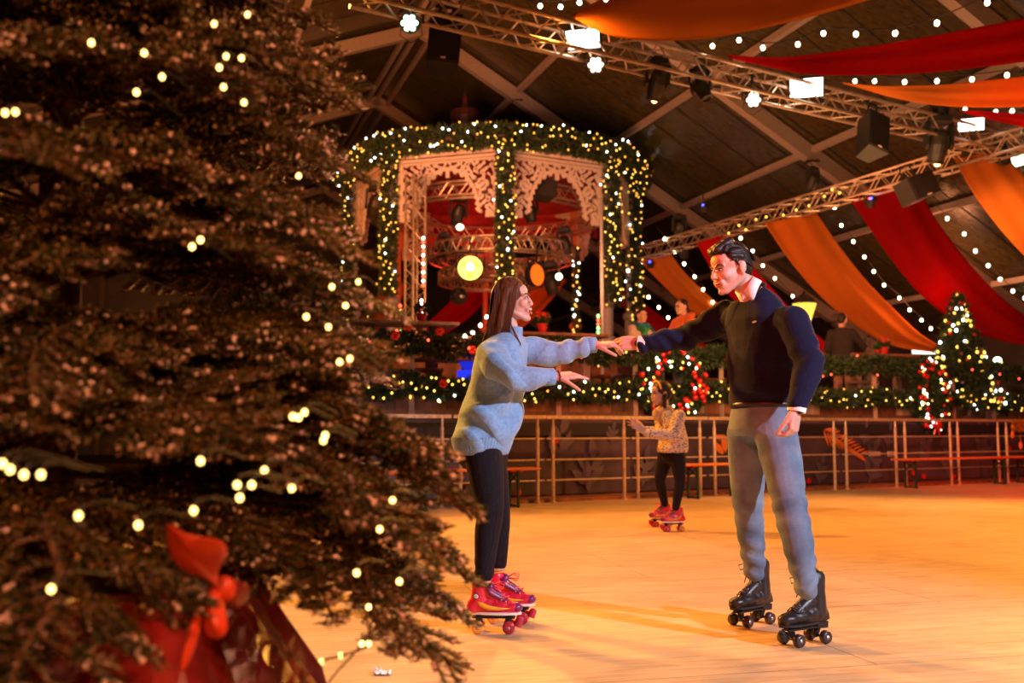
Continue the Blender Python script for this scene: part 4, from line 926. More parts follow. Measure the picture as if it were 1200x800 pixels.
# ------------------------------------------------------------------ small lit christmas tree on the terrace
def cone_tree(loc, H, R, label):
    root = thing('christmas_tree', label, 'christmas tree', loc); rr = random.Random(8); vs = []; fs = []; b = 0
    for k in range(90):
        t = (k + .5) / 90; z = H * (.12 + .86 * t); r = R * (1 - t) ** .85 + .04; a = k * 2.4
        e = V((r * cos(a), r * sin(a), z - r * .22)); v, f = tuft_tube([V((0, 0, z)), V((0, 0, z)).lerp(e, .5) + V((0, 0, .03)), e], .07, int(20 + 70 * r), k, .11, .011, 6); vs.append(v); fs.append(f + b); b += len(v)
    o = bpy.data.objects.new('branches', np_mesh('branches', np.concatenate(vs), np.concatenate(fs), M['garland'])); COL.objects.link(o); o.parent = root
    m = MB(); m.cyl((0, 0, 0), (0, 0, H * .97), .05, .012); m.build('trunk', M['bark'], root)
    m = MB(); m.lathe([(0, 0), (.2, 0), (.25, .28), (.22, .28), (0, .25)]); m.build('pot', M['wood_dark'], root)
    m = MB(); m.ell((0, 0, 0), .038, n=10, m=7); rb = m.mesh('red_bauble', M['red_bauble'], True); pb = m.mesh('rose_bauble', M['pink_bauble'], True)
    for k in range(160):
        t = rr.random() ** 1.25; a = rr.uniform(pi * .9, 2.1 * pi); r = (R * (1 - t) ** .85 + .04) * rr.uniform(.8, 1.05); p = V((r * cos(a), r * sin(a), H * (.14 + .84 * t) - r * .2))
        if k < 96: put(bulb_mesh(rr.choice(('bulb_w', 'bulb_y', 'bulb_y')), .027), root, p)
        else: put(rb if k % 4 else pb, root, p, 'red_bauble' if k % 4 else 'rose_bauble').scale = (rr.uniform(.8, 1.3),) * 3
    put(bulb_mesh('bulb_y', .03), root, (0, 0, H))
tp = terr(1130, .42); topz = at(1122, 345, tp.y).z - TZ; tp = V((at(1124, 400, tp.y).x, tp.y, TZ))
cone_tree(tp, topz, .74, 'small christmas tree covered in lights and red baubles on the terrace')
# ================================================================== people
M['skin'] = mat('skin', (.66, .38, .30), .48, 0, .06, 25, .05, 200, sss=.12)
M['skin2'] = mat('skin_tanned', (.55, .29, .21), .5, 0, .06, 25)
M['hair_auburn'] = mat('auburn_hair', (.055, .012, .005), .55, 0, 0, 12, stretch=(12, 12, .5), spec=.3, col2=(.20, .065, .025), contrast=(.3, .7))
M['hair_dark'] = mat('dark_brown_hair', (.020, .009, .007), .5, 0, .4, 60, spec=.4)
M['lip'] = mat('lips', (.55, .09, .08), .35); M['teeth'] = mat('teeth', (.85, .8, .75), .3); M['eye_dark'] = mat('lashes', (.015, .008, .006), .4); M['mouth_in'] = mat('mouth_inside', (.12, .01, .01), .6)
M['eye_white'] = mat('eye_white', (.75, .7, .68), .25); M['blush'] = mat('blush', (.75, .30, .26), .5)
M['navy'] = mat('navy_wool', (.006, .008, .036), .85, 0, .25, 90, .35, 260, spec=.2, sheen=.05)
M['shirt'] = mat('white_shirt', (.88, .88, .90), .7, 0, .03, 20)
def denim():
    return mat('washed_blue_denim', (.07, .12, .21), .8, 0, 0, 6, .4, 320, spec=.2, col2=(.24, .32, .44), contrast=(.3, .72))
M['denim'] = denim(); M['seam'] = mat('denim_seam', (.16, .15, .15), .8)
M['blue_knit'] = mat('light_blue_knit', (.23, .41, .70), .9, 0, .12, 60, .5, 220, sheen=.3)
M['blue_rib'] = mat('light_blue_rib', (.20, .37, .64), .9, 0, .1, 40, .4, 200, sheen=.3)
M['legging'] = mat('black_leggings', (.013, .009, .014), .8, 0, .3, 120, .2, 300, spec=.15)
M['boot_black'] = mat('black_leather', (.020, .015, .016), .40, 0, .3, 12, .15, 60, spec=.5)
M['sole_black'] = mat('black_plate', (.02, .02, .022), .4, .3); M['wheel_black'] = mat('dark_wheel', (.05, .028, .028), .35); M['hub'] = mat('wheel_hub', (.45, .38, .36), .3, .8)
M['boot_pink'] = mat('raspberry_red_leather', (.72, .015, .06), .3, 0, .1, 10, spec=.6); M['boot_purple'] = mat('purple_leather', (.20, .01, .12), .3, spec=.6); M['boot_yellow'] = mat('yellow_leather', (.85, .42, .02), .4)
M['sole_white'] = mat('white_sole', (.85, .78, .72), .4); M['wheel_red'] = mat('red_wheel', (.5, .02, .05), .3); M['wheel_amber'] = mat('amber_wheel', (.85, .33, .05), .3); M['lace_pink'] = mat('pink_lace', (.8, .04, .10), .6); M['eyelet'] = mat('yellow_eyelet', (.9, .65, .05), .4)

def frame(fwd, up=(0, 0, 1)):
    """columns: forward, left, up"""
    f = V(fwd).normalized(); l = V(up).cross(f).normalized(); u = f.cross(l); return Matrix((f, l, u)).transposed()
def head_into(mb, c, R, s=1.0, jaw=1.0, nose=1.0, ears=True, smile=1.0):
    T = lambda x, y, z: V(c) + R @ (V((x, y, z)) * s)
    E = lambda p, r: mb.ell(T(*p), [k * s for k in r], R, 18, 12)
    E((-.014, 0, .032), (.094, .074, .083)); E((.026, 0, -.018), (.058, .060, .082)); E((.046, 0, .045), (.042, .058, .042))
    for y in (-1, 1):
        mb.cap(T(-.012, .052 * y, -.045), T(.066, .016 * y, -.098), .021 * s * jaw, .016 * s)
        E((.060, .036 * y, -.022), (.029, .024, .026)); mb.cap(T(.078, .012 * y, .024), T(.070, .042 * y, .022), .010 * s, .009 * s)
        E((.099, .011 * y, -.029), (.009, .007, .008))
        if ears:
            Re = R @ Matrix.Rotation(-.25 * y, 3, 'Z') @ Matrix.Rotation(-.2, 3, 'Y')
            mb.ell(T(-.012, .079 * y, -.004), [.019 * s, .007 * s, .031 * s], Re, 12, 8); mb.ell(T(-.006, .077 * y, -.03), [.010 * s, .006 * s, .011 * s], Re)
        E((.084, .022 * y, -.052), (.012, .013, .016 * smile))
    E((.076, 0, -.099), (.019, .021, .016)); E((.070, 0, -.062), (.023, .030, .034)); E((.055, 0, -.075), (.035, .035, .030))
    mb.cap(T(.084, 0, .018), T(.106 * nose, 0, -.022), .0075 * s, .0105 * s); E((.107 * nose, 0, -.026), (.010, .010, .0095)); E((.094, 0, -.033), (.012, .009, .006))
def face_parts(par, c, R, s=1.0, hairm='hair_dark', open_=1.0, female=False):
    T = lambda x, y, z: V(c) + R @ (V((x, y, z)) * s)
    for nm, rr_, mm, lst in (
        ('eye', (.0052, .0115, .0042), 'eye_white', [(.0845, .031 * y, .0045) for y in (-1, 1)]),
        ('pupil', (.0035, .0048, .0045), 'eye_dark', [(.0885, .030 * y, .0045) for y in (-1, 1)])):
        for p in lst:
            m = MB(); Ry = R @ Matrix.Rotation(math.copysign(.42, p[1]), 3, 'Z'); m.ell(T(*p), [k * s for k in rr_], Ry); m.build(nm, M[mm], par, world=True, smooth=True)
    for y in (-1, 1):
        m = MB(); m.tube([T(.0895, .017 * y, .005), T(.0915, .027 * y, .0105), T(.084, .038 * y, .010), T(.077, .045 * y, .003)], [.0012 * s, .0022 * s, .0024 * s, .001 * s], 6); m.build('eyelash', M['eye_dark'], par, world=True)
        m = MB(); m.tube([T(.0935, .014 * y, .020), T(.0915, .027 * y, .0285), T(.081, .043 * y, .027), T(.074, .052 * y, .018)], [.0032 * s, .0042 * s, .0034 * s, .001 * s], 6); m.build('eyebrow', M[hairm], par, world=True)
    # open smile: dark inside, teeth, two lips curving up at the corners
    o = .006 * open_
    m = MB(); m.loft([(T(.080, 0, -.060), R @ V((.012, 0, 0)) * s, R @ V((0, .004, 0)) * s), (T(.086, 0, -.060), R @ V((0, 0, o * 1.6)) * s, R @ V((0, .021, 0)) * s), (T(.0955, 0, -.060), R @ V((0, 0, o)) * s, R @ V((0, .012, 0)) * s)], 16); m.build('mouth', M['mouth_in'], par, world=True)
    P = lambda z, k: [T(.0985 - .0155 * abs(y) ** 1.6 * k, .029 * y, z * (1 - y * y * .55) + (-.0535) * (y * y * .55) + .004 * y * y) for y in (-1, -.75, -.45, -.2, 0, .2, .45, .75, 1)]
    m = MB(); m.tube(P(-.0565 + o * .35, 1.0), [k_ * s for k_ in (.001, .0035, .0048, .005, .005, .005, .0048, .0035, .001)], 8); m.build('teeth', M['teeth'], par, world=True)
    m = MB(); m.tube(P(-.0545 + o, 1.0), [k_ * s for k_ in (.001, .0025, .0036, .0044, .004, .0044, .0036, .0025, .001)], 8); m.build('upper_lip', M['lip'], par, world=True)
    m = MB(); m.tube(P(-.064 - o, 1.0), [k_ * s for k_ in (.001, .0028, .0042, .0052, .0056, .0052, .0042, .0028, .001)], 8); m.build('lower_lip', M['lip'], par, world=True)
def hand_into(mb, w, R, s=1.0, curl=(.35, .4, .45, .5), thumb=(.6, .35), splay=.08, side=1, fr=.0078):
    """R columns: x towards the fingers, y towards the thumb, z back of the hand"""
    T = lambda p: V(w) + R @ (V(p) * s)
    for y0, y1 in ((.026, .03), (.009, .011), (-.009, -.009), (-.025, -.028)):
        mb.cap(T((.004, y0 * .72, 0)), T((.083 - abs(y1 - .008) * .15, y1, .001)), .0145 * s, .0115 * s, 10, 3)
    mb.ell(T((.045, 0, -.003)), (.045 * s, .036 * s, .0135 * s), R, 14, 9); mb.ell(T((.032, .024, -.008)), (.028 * s, .016 * s, .014 * s), R)
    for k, (y, L) in enumerate(((.030, .072), (.011, .081), (-.009, .075), (-.028, .060))):
        a = 0.0; p = V((.085 - abs(y - .008) * .18, y, .002)); sp = splay * (1.5 - k) ; r = fr * (1 if k < 3 else .9)
        for q, fr_ in enumerate((.45, .30, .25)):
            a += curl[k] * (1, 1.15, .8)[q]; d = V((cos(a) * cos(sp), sin(sp), -sin(a))); n = p + d * (L * fr_); mb.cap(T(p), T(n), r * (1.05 - .09 * q) * s, r * (.98 - .1 * q) * s, 9, 3); p = n
    a = thumb[0]; p = V((.022, .030, -.006)); z = -.35
    for q, L in enumerate((.042, .032, .026)):
        d = V((cos(a), sin(a), z)).normalized(); n = p + d * L; mb.cap(T(p), T(n), (.0125, .0105, .0095)[q] * s, (.0108, .0095, .008)[q] * s, 9, 3); p = n; a -= thumb[1]; z -= .12
def limb(mb, pts, rs): mb.chain(pts, rs, 14)
def wrinkle(amp, fr, seed, zones=()):
    """fold pattern: gentle everywhere plus rings near the given joints"""
    def f(co):
        d = amp * .5 * fbm(co, fr, seed) + amp * .25 * fbm(co, fr * 2.6, seed + 1)
        for c, ax, rad, am, k in zones:
            v = co - np.array(tuple(c)); dist = np.linalg.norm(v, axis=1); t = v @ np.array(tuple(V(ax).normalized())); w = np.exp(-(dist / rad) ** 2)
            ph = 2.2 * np.sin(co @ np.array([9., 13., 5.]) + seed); x = np.sin(t * k + ph); d += am * w * (np.abs(x) ** .6 * np.sign(x) - .1)
        return d
    return f

# ------------------------------------------------------------------ roller skates
def skate(parent, pos, yaw, style, s=1.0, flip=1, label=None, shaft=.14, lean=(0, 0), lod=0, pitch=0.):
    """boot with sole as the mesh, wheels and laces as sub-parts; origin on the floor below the middle of the plate"""
    blk = style == 'black'; L = .285 * s; z0 = .084
    bm_, b2 = (M['boot_black'], M['boot_black']) if blk else (M['boot_pink'], M['boot_purple'])
    m = MB(); zs = z0 + .012
    m.loft([((-.128 * s, 0, zs + .02), (.001, 0, 0), (0, .001, 0)), ((-.108 * s, 0, zs), (.035 * s, 0, 0), (0, .030 * s, 0)), ((-.095 * s, 0, zs + .03), (.043 * s, 0, 0), (0, .034 * s, 0))], 16)
    m.ell((-.085 * s, 0, zs + .033), (.050 * s, .036 * s, .036)); m.ell((-.035 * s, 0, zs + .034), (.07 * s, .036 * s, .038)); m.ell((.03 * s, 0, zs + .028), (.085 * s, .041 * s, .032)); m.ell((.088 * s, 0, zs + .022), (.055 * s, .040 * s, .026))
    m.cap((-.075 * s, 0, zs + .045), (-.070 * s + lean[0] * .5, lean[1] * .5, zs + .05 + shaft * .5), .043 * s, .042 * s, 18); m.cap((-.070 * s + lean[0] * .5, lean[1] * .5, zs + .05 + shaft * .5), (-.066 * s + lean[0], lean[1], zs + .02 + shaft), .042 * s, .046 * s, 18)
    m.cap((.055 * s, 0, zs + .036), (-.03 * s, 0, zs + .09), .026 * s, .032 * s, 14); m.box((.01 * s, 0, zs + .004), (.235 * s, .055 * s, .012))
    rt = m.organic('roller_skate', bm_, parent, .0045 if not lod else .007, 4, .5, wrinkle(.0015, 40, 3) if blk else None, world=False); rt.location = wmat(parent).inverted() @ V(pos); rt.rotation_euler = (0, pitch, yaw)
    if label: rt['label'] = label
    B = lambda mb, nm, mt, sm=False: mb.build(nm, mt, rt, smooth=sm)
    n = 26; ol = []                                     # sole outline
    for i in range(n):
        a = 2 * pi * i / n; x = cos(a); w = .036 + .008 * sin((x + .2) * 1.5); ol.append((x * .130 * s + .012 * s, sin(a) * w * s * (.96 if blk else 1.1)))
    mm = MB(); mm.prism(ol, (0, 0, z0 + .006), (1, 0, 0), (0, 1, 0), (0, 0, 1), .011); B(mm, 'sole', M['sole_black'] if blk else M['sole_white'])
    if blk: mm = MB(); mm.prism([(-.116 * s, 0), (-.06 * s, 0), (-.05 * s, .028), (-.118 * s, .028)], (0, 0, z0 - .02), (1, 0, 0), (0, 0, 1), (0, 1, 0), .05 * s); B(mm, 'heel', M['sole_black'])
    mm = MB(); mm.box((.0, 0, .071), (.22 * s, .045 * s, .010), bev=.003)
    for x in (-.078, .078): mm.cap((x * s, 0, .068), (x * s + (.012 if x < 0 else -.012), 0, .034), .016, .013, 8); mm.cyl((x * s, -.052 * s, .029), (x * s, .052 * s, .029), .006, n=8)
    B(mm, 'plate', M['sole_black'])
    wi = 0
    for x in (-.078, .078):
        for y in (-1, 1):
            m2 = MB(); c = V((x * s, y * .044 * s, .029)); R = Matrix.Rotation(pi / 2, 3, 'X')
            m2.lathe([(.012, -.016), (.024, -.016), (.029, -.009), (.029, .009), (.024, .016), (.012, .016)], c, 18, R); B(m2, 'wheel', M['wheel_black'] if blk else M[('wheel_amber' if x < 0 else 'wheel_red')], True)
            m2 = MB(); m2.lathe([(0, -.018), (.005, -.018), (.012, -.0145), (.013, 0), (.012, .0145), (.005, .018), (0, .018)], c, 10, R); B(m2, 'wheel_hub', M['hub'])
    mm = MB(); R = Matrix.Rotation(radians(25), 3, 'Y'); mm.lathe([(.0, -.022), (.021, -.022), (.017, .012), (.01, .02), (0, .02)], (.128 * s, 0, .05), 14, R); B(mm, 'toe_stop', M['sole_black'] if blk else M['wheel_red'], False)
    # tongue, laces, eyelets
    def inst(t): # point on the instep line and its normal
        a, b, c = V((.075 * s, 0, zs + .052)), V((-.020 * s, 0, zs + .095)), V((-.024 * s + lean[0], lean[1], zs + .02 + shaft)); return a.lerp(b, t * 2) if t < .5 else b.lerp(c, t * 2 - 1)
    mm = MB(); mm.tube([inst(0) + V((0, 0, -.006)), inst(.25), inst(.5), inst(.8), inst(1) + V((.012, 0, .012))], [.010, .018, .022, .02, .018], 10); B(mm, 'tongue', b2 if not blk else M['boot_black'], True)
    ln = 5 if lod else 9; mm = MB(); ey = MB()
    for i in range(ln):
        t = .04 + .92 * i / (ln - 1); p = inst(t); w = .022 * s; q = inst(min(1, t + .1)); o = V((.008, 0, .012))
        mm.tube([p + V((0, -w, -.002)), p + o * 1.25, q + V((0, w, -.002))], .0028 if not lod else .004, 5); mm.tube([p + V((0, w, -.002)), p + o * 1.35, q + V((0, -w, -.002))], .0028 if not lod else .004, 5)
        for y in (-1, 1): ey.ell(p + V((-.004, y * (w + .008), -.006)), .0048 if not blk else .0035, n=8, m=5)
    B(mm, 'lace', M['lace_pink'] if not blk else M['wheel_black'], True); B(ey, 'eyelet', M['eyelet'] if not blk else M['sole_black'], True)
    mm = MB(); p = inst(.96) + V((.012, 0, .0))
    for y in (-1, 1):
        mm.tube([p, p + V((.035, y * .02, .018)), p + V((.06, y * .035, .012)), p + V((.055, y * .03, -.01)), p + V((.02, y * .01, -.004)), p], .0028, 5); mm.tube([p, p + V((.02, y * .018, -.03)), p + V((.026, y * .03, -.075))], .0026, 5)
    B(mm, 'lace_bow', M['lace_pink'] if not blk else M['wheel_black'], True)
    if not blk:
        for y in (-1, 1):
            mm = MB(); yy = lambda x: y * (.0405 + .004 * sin((x / .1 + .3) * 1.2)) * s
            pts = [(-.085, .060), (-.06, .040), (-.02, .026), (.03, .022), (.085, .024)]; mm.tube([V((x * s, yy(x) * .93, zs + z - .004)) for x, z in pts], [.004, .012, .011, .007, .001], 8); B(mm, 'side_stripe', M['boot_yellow'], True)
            mm = MB(); mm.ell((-.086 * s, y * .040 * s, zs + .075), (.0125, .006, .0125)); B(mm, 'round_badge', M['sole_white'], True); mm = MB(); mm.tube([(-.086 * s + .0125 * cos(a), y * .0425 * s, zs + .075 + .0125 * sin(a)) for a in [i * .6 for i in range(11)]], .0022, 5); mm.tube([(-.086 * s + .005 * cos(a), y * .046 * s, zs + .075 + .005 * sin(a)) for a in [i * 1.05 for i in range(7)]], .0013, 5); B(mm, 'badge_ring', M['boot_black'])
            mm = MB(); mm.tube([V((.07 * s, y * .018 * s, zs + .048)), V((.03 * s, y * .028 * s, zs + .068)), V((-.015 * s, y * .034 * s, zs + .09)), V((-.03 * s + lean[0] * .6, y * .037 * s, zs + .02 + shaft))], [.006, .011, .013, .011], 8); B(mm, 'lace_panel', M['boot_purple'], True)
        mm = MB(); mm.ell((.112 * s, 0, zs + .02), (.036 * s, .036 * s, .0245)); B(mm, 'toe_cap', M['boot_purple'], True)
        mm = MB(); mm.tube([(-.058 * s + lean[0] + .046 * s * cos(a), lean[1] + .045 * s * sin(a), zs + .045 + shaft + .006 * cos(a)) for a in [i * 2 * pi / 18 for i in range(18)]], .004, 6, close=True); B(mm, 'collar_piping', M['boot_yellow'], True)
    return rt

# ------------------------------------------------------------------ strands of hair
def strands(par, mt, roots, n, r=.0022, name='hair_strands', seg=12):
    m = MB(); rr = random.Random(n)
    for k in range(n):
        pts = roots(k / n, rr); pts = cat(pts, seg); q = len(pts); m.tube(pts, [max(.0005, r * min(1, (q - 1 - i) / (q * .35) + .15)) * rr.uniform(.7, 1.2) for i in range(q)], 4)
    o = m.build(name, M[mt], par, world=True, smooth=True); return o

# ================================================================== the man in navy
man = thing('person', 'man in navy sweater, white collar and washed jeans on black roller skates, holding her hand', 'person', onz(905, 742))
fM = V((-.80, -.60, 0)); lM = V((.60, -.80, 0)); UP = V((0, 0, 1))
J = dict(neck=at(882, 343, 4.70), chest=at(893, 395, 4.68), waist=at(893, 462, 4.66), pelv=at(892, 490, 4.66),
         rs=at(853, 371, 4.86), re=at(806, 394, 4.93), rw=at(752, 403, 4.95), ls=at(929, 377, 4.50), le=at(949, 426, 4.40), lw=at(934, 477, 4.34),
         rh=at(876, 500, 4.75), rk=at(876, 592, 4.80), ra=at(884, 665, 4.86), lh=at(909, 504, 4.58), lk_=at(927, 597, 4.50), la=at(945, 684, 4.42))
AX = (at(861, 323, 4.69) - J['neck']).normalized(); hc = at(856, 315, 4.68); RH_ = frame((-.86, -.40, -.22), (-.06, .0, 1))
b = MB(); head_into(b, hc, RH_, 1.0, 1.15, 1.04)
nb_ = J['neck']; b.cap(hc + RH_ @ V((-.03, 0, -.045)), nb_ + V((0, 0, .0)), .052, .052, 18); b.cap(nb_ - UP * .03, J['chest'], .06, .11)
b.loft([(J['chest'] + UP * .05, lM * .16, fM * .09), (J['chest'], lM * .165, fM * .1), (J['waist'], lM * .135, fM * .09), (J['pelv'], lM * .15, fM * .1), (J['pelv'] - UP * .06, lM * .13, fM * .09)], 20)
for s_ in ('r', 'l'):
    k = 'rk' if s_ == 'r' else 'lk_'; b.chain([J['chest'] + UP * .07, J[s_ + 's']], [.06, .052]); b.chain([J[s_ + 's'], J[s_ + 'e'], J[s_ + 'w']], [.048, .038, .028]); b.chain([J['pelv'], J[s_ + 'h'], J[k], J[s_ + 'a']], [.09, .075, .05, .038])
hx = (at(722, 400, 4.98) - J['rw']).normalized(); Rh = Matrix((hx, hx.cross(V((-.1, -.85, .5))).normalized() * -1, V((0, 0, 1)))).transposed()
def hframe(x, zback):
    x = V(x).normalized(); y = V(zback).cross(x).normalized(); z = x.cross(y); return Matrix((x, y, z)).transposed()
def hframe2(x, zback, flip):
    Mx = hframe(x, zback)
    if flip: Mx = Matrix((Mx.col[0], -Mx.col[1], Mx.col[2])).transposed()
    return Mx
# right hand reaching left, back of the hand towards camera and up, thumb up
b_r = hframe2(hx + V((0, 0, -.10)), (-.1, -.86, .5), False)
if b_r.col[1].z < 0: b_r = Matrix((b_r.col[0], -b_r.col[1], b_r.col[2])).transposed()
hand_into(b, J['rw'] + hx * .012, b_r, 1.06, (.45, .6, .7, .75), (.55, .5), .05)
hl = (at(927, 517, 4.33) - J['lw']).normalized(); b_l = hframe2(hl, (.75, -.6, .1), False)
if b_l.col[1].dot(fM) < 0: b_l = Matrix((b_l.col[0], -b_l.col[1], b_l.col[2])).transposed()
hand_into(b, J['lw'] + hl * .015, b_l, 1.04, (.55, .7, .75, .8), (.22, .12), .02)
b.organic('body', M['skin'], man, .004, 3, .5)
face_parts(man, hc, RH_, 1.0, 'hair_dark', 1.0)
# hair: short sides, long top swept back
T = lambda x, y, z: hc + RH_ @ V((x, y, z))
h = MB(); h.ell(T(-.024, 0, .050), (.089, .079, .078), RH_, 20, 14); h.ell(T(-.058, 0, .012), (.055, .070, .080), RH_); h.ell(T(-.07, 0, -.03), (.034, .052, .045), RH_)
h.cap(T(.062, -.028, .098), T(-.01, -.02, .122), .022, .026); h.cap(T(.066, .02, .098), T(-.01, .02, .124), .020, .026); h.cap(T(.070, -.01, .092), T(.05, 0, .11), .018, .02); h.cap(T(-.01, 0, .12), T(-.08, 0, .085), .026, .03)
for y in (-1, 1): h.cap(T(.03, .062 * y, .058), T(-.02, .074 * y, .045), .016, .018); h.cap(T(.012, .074 * y, .03), T(.006, .0765 * y, .0), .008, .004)
h.organic('hair', M['hair_dark'], man, .004, 4, .5, lambda co: .0016 * fbm(co, 160, 4))
def mh(u, rr):
    y = rr.uniform(-1, 1); x0 = .075 - .02 * y * y; a = .058 * y
    if rr.random() < .7: return [T(x0, a, .088 - .012 * abs(y) + rr.uniform(-.004, .004)), T(x0 - .035, a * 1.08, .125 - .03 * abs(y) + rr.uniform(0, .012)), T(-.03, a * 1.18, .128 - .042 * abs(y) + rr.uniform(0, .006)), T(-.09, a * 1.05, .085 - .03 * abs(y)), T(-.115, a, .04 - .02 * abs(y) + rr.uniform(-.02, .01))]
    s = 1 if rr.random() < .5 else -1; z = rr.uniform(.0, .07); return [T(.035, s * .068, .035 + z * .6), T(-.01, s * .078, .03 + z * .7), T(-.06, s * .074, .0 + z * .8), T(-.09, s * .055, -.03 + z * .5)]
strands(man, 'hair_dark', mh, 420, .0024)
# sweater
s = MB(); ch = J['chest']; wt = J['waist']
s.loft([(J['neck'] - AX * .012, (lM - AX * lM.dot(AX)).normalized() * .077, (fM - AX * fM.dot(AX)).normalized() * .077), (J['neck'] + V((.02, 0, -.045)), lM * .130, fM * .095), (J['rs'].lerp(J['ls'], .5) + V((0, 0, -.0)), lM * .178, fM * .115), (ch + V((0, 0, -.02)), lM * .188, fM * .135), (ch.lerp(wt, .5), lM * .172, fM * .135), (wt, lM * .165, fM * .13), (wt - UP * .05, lM * .160, fM * .122), (wt - UP * .065, lM * .154, fM * .116)], 40)
s.chain([ch + UP * .06 - lM * .06, J['rs'], J['rs'].lerp(J['re'], .5), J['re'], J['re'].lerp(J['rw'], .6), J['rw'] - hx * .012], [.075, .079, .072, .064, .055, .044], 20)
s.chain([ch + UP * .06 + lM * .06, J['ls'], J['ls'].lerp(J['le'], .5), J['le'], J['le'].lerp(J['lw'], .6), J['lw'] + V((0, 0, .012))], [.075, .076, .071, .064, .055, .046], 20)
ra_ = (J['rw'] - J['rs']).normalized(); la_ = (J['lw'] - J['le']).normalized()
s.organic('sweater', M['navy'], man, .0055, 8, .5, wrinkle(.008, 15, 2, [(J['re'], ra_ + V((0, 0, -.9)), .18, .007, 74), (J['rs'].lerp(ch, .35), ra_ + V((0, 0, .8)), .2, .011, 50), (J['le'], la_ + V((.9, 0, 0)), .12, .006, 70), (wt + UP * .03, (0.35, 0, 1), .18, .012, 46), (J['rw'], ra_ + V((0, 0, -.4)), .1, .005, 110)]))
for w_, d_, nm in ((J['rw'], hx, 'cuff'), (J['lw'], hl, 'cuff')):
    m = MB(); a_ = w_ - d_ * .02; m.loft([(a_, d_.cross(UP + V((.3, .2, 0))).normalized() * .041, d_.cross(d_.cross(UP + V((.3, .2, 0)))).normalized() * .039)] + [(w_ + d_ * t, d_.cross(UP + V((.3, .2, 0))).normalized() * r, d_.cross(d_.cross(UP + V((.3, .2, 0)))).normalized() * r) for t, r in ((.0, .041), (.02, .040), (.021, .034), (-.01, .033))], 20); m.build('shirt_cuff', M['shirt'], man, world=True, smooth=False)
# collar: band round the neck with two points
nk = J['neck'] + AX * .026; ax = AX; fP = (fM - AX * fM.dot(AX)).normalized(); lP = (lM - AX * lM.dot(AX)).normalized(); m = MB(); vs = []; fs = []; n = 28
for i in range(n + 1):
    a = -pi * .93 + 2 * pi * .93 * i / n; dirv = (fP * -cos(a) + lP * sin(a)); front = max(0, -cos(a)) ** 3
    for r, hgt in ((.068, -.01), (.062, .030 - .010 * front), (.069, .032 - .012 * front), (.084 + .010 * front, -.012 - .030 * front)): vs.append(nk + dirv * r + ax * hgt)
for i in range(n):
    for j in range(3): q = i * 4 + j; fs.append((q, q + 4, q + 5, q + 1))
m.add(vs, fs); o = m.build('shirt_collar', M['shirt'], man, world=True, smooth=True); md = o.modifiers.new('t', 'SOLIDIFY'); md.thickness = .003
m = MB(); m.tube([nk + (fP * cos(a) * .082 + lP * sin(a) * .082) - AX * .034 for a in [i * 2 * pi / 24 for i in range(24)]], .008, 8, close=True); m.build('neckband', M['navy'], man, world=True, smooth=True)
# small crocodile emblem on the chest
pc = at(884, 377, 4.5); m = MB(); ex = V((1, -.3, 0)).normalized(); ez = V((0, 0, 1))
EM = pc; 
def surf_push(px, py, names=('sweater',)):
    """first point of the garment met by the ray (build time only)"""
    from mathutils.bvhtree import BVHTree
    for o in man.children:
        if o.name.split('.')[0] in names:
            bm = bmesh.new(); bm.from_mesh(o.data); bm.transform(wmat(o)); t = BVHTree.FromBMesh(bm); r = ray(px, py).normalized(); h_ = t.ray_cast(V((0, 0, CAMZ)), r); bm.free(); return h_[0], h_[1]
hit = surf_push(884, 377)
if hit[0] is not None:
    c0, nn = hit; ex = UP.cross(nn).normalized(); ez = nn.cross(ex)
    m.prism([(-.012, -.003), (-.006, .001), (-.008, .004), (-.002, .003), (.004, .006), (.01, .004), (.013, .0), (.009, -.002), (.004, -.006), (.0, -.004), (-.005, -.006)], c0 + nn * .002, ex, ez, nn, .003); m.build('chest_emblem', mat('emblem_thread', (.5, .62, .45), .7), man, world=True)
# jeans
s = MB(); s.loft([(wt - UP * .035, lM * .150, fM * .108), (J['pelv'] + UP * .0, lM * .162, fM * .118), (J['pelv'] - UP * .05, lM * .165, fM * .125), (J['pelv'] - UP * .085, lM * .14, fM * .11)], 30)
s.chain([J['pelv'] - lM * .06 - UP * .02, J['rh'] - UP * .03, J['rh'].lerp(J['rk'], .5), J['rk'], J['rk'].lerp(J['ra'], .45), J['ra'] - UP * .015], [.10, .098, .087, .074, .066, .051], 20)
s.chain([J['pelv'] + lM * .06 - UP * .02, J['lh'] - UP * .03, J['lh'].lerp(J['lk_'], .5), J['lk_'], J['lk_'].lerp(J['la'], .45), J['la'] - UP * .015], [.10, .100, .089, .075, .067, .052], 20)
s.organic('jeans', M['denim'], man, .0055, 5, .5, wrinkle(.005, 14, 9, [(J['rk'], (.2, 0, 1), .10, .0055, 74), (J['lk_'], (-.45, 0, 1), .11, .006, 66), (J['ra'] + UP * .04, (0.4, 0, 1), .12, .006, 90), (J['la'] + UP * .04, (-.4, 0, 1), .12, .006, 88), (J['pelv'] - UP * .07, (.5, -.2, 1), .12, .007, 60)]))
m = MB(); m.tube([wt - UP * .048 + lM * .156 * cos(a) + fM * .114 * sin(a) for a in [i * 2 * pi / 30 for i in range(30)]], .012, 8, close=True); m.build('belt', M['boot_black'], man, world=True, smooth=True)
pL, pR_ = onz(943, 754), onz(881, 731.5)
yawL = atan2(-.10, -.17); yawR = atan2(-.13, -.18)
skate(man, pL, yawL, 'black', 1.06, label='black leather roller skate on the foot nearer the camera', shaft=.165, lean=(.0, 0))
skate(man, pR_, yawR, 'black', 1.04, label='black leather roller skate on the farther foot', shaft=.165)

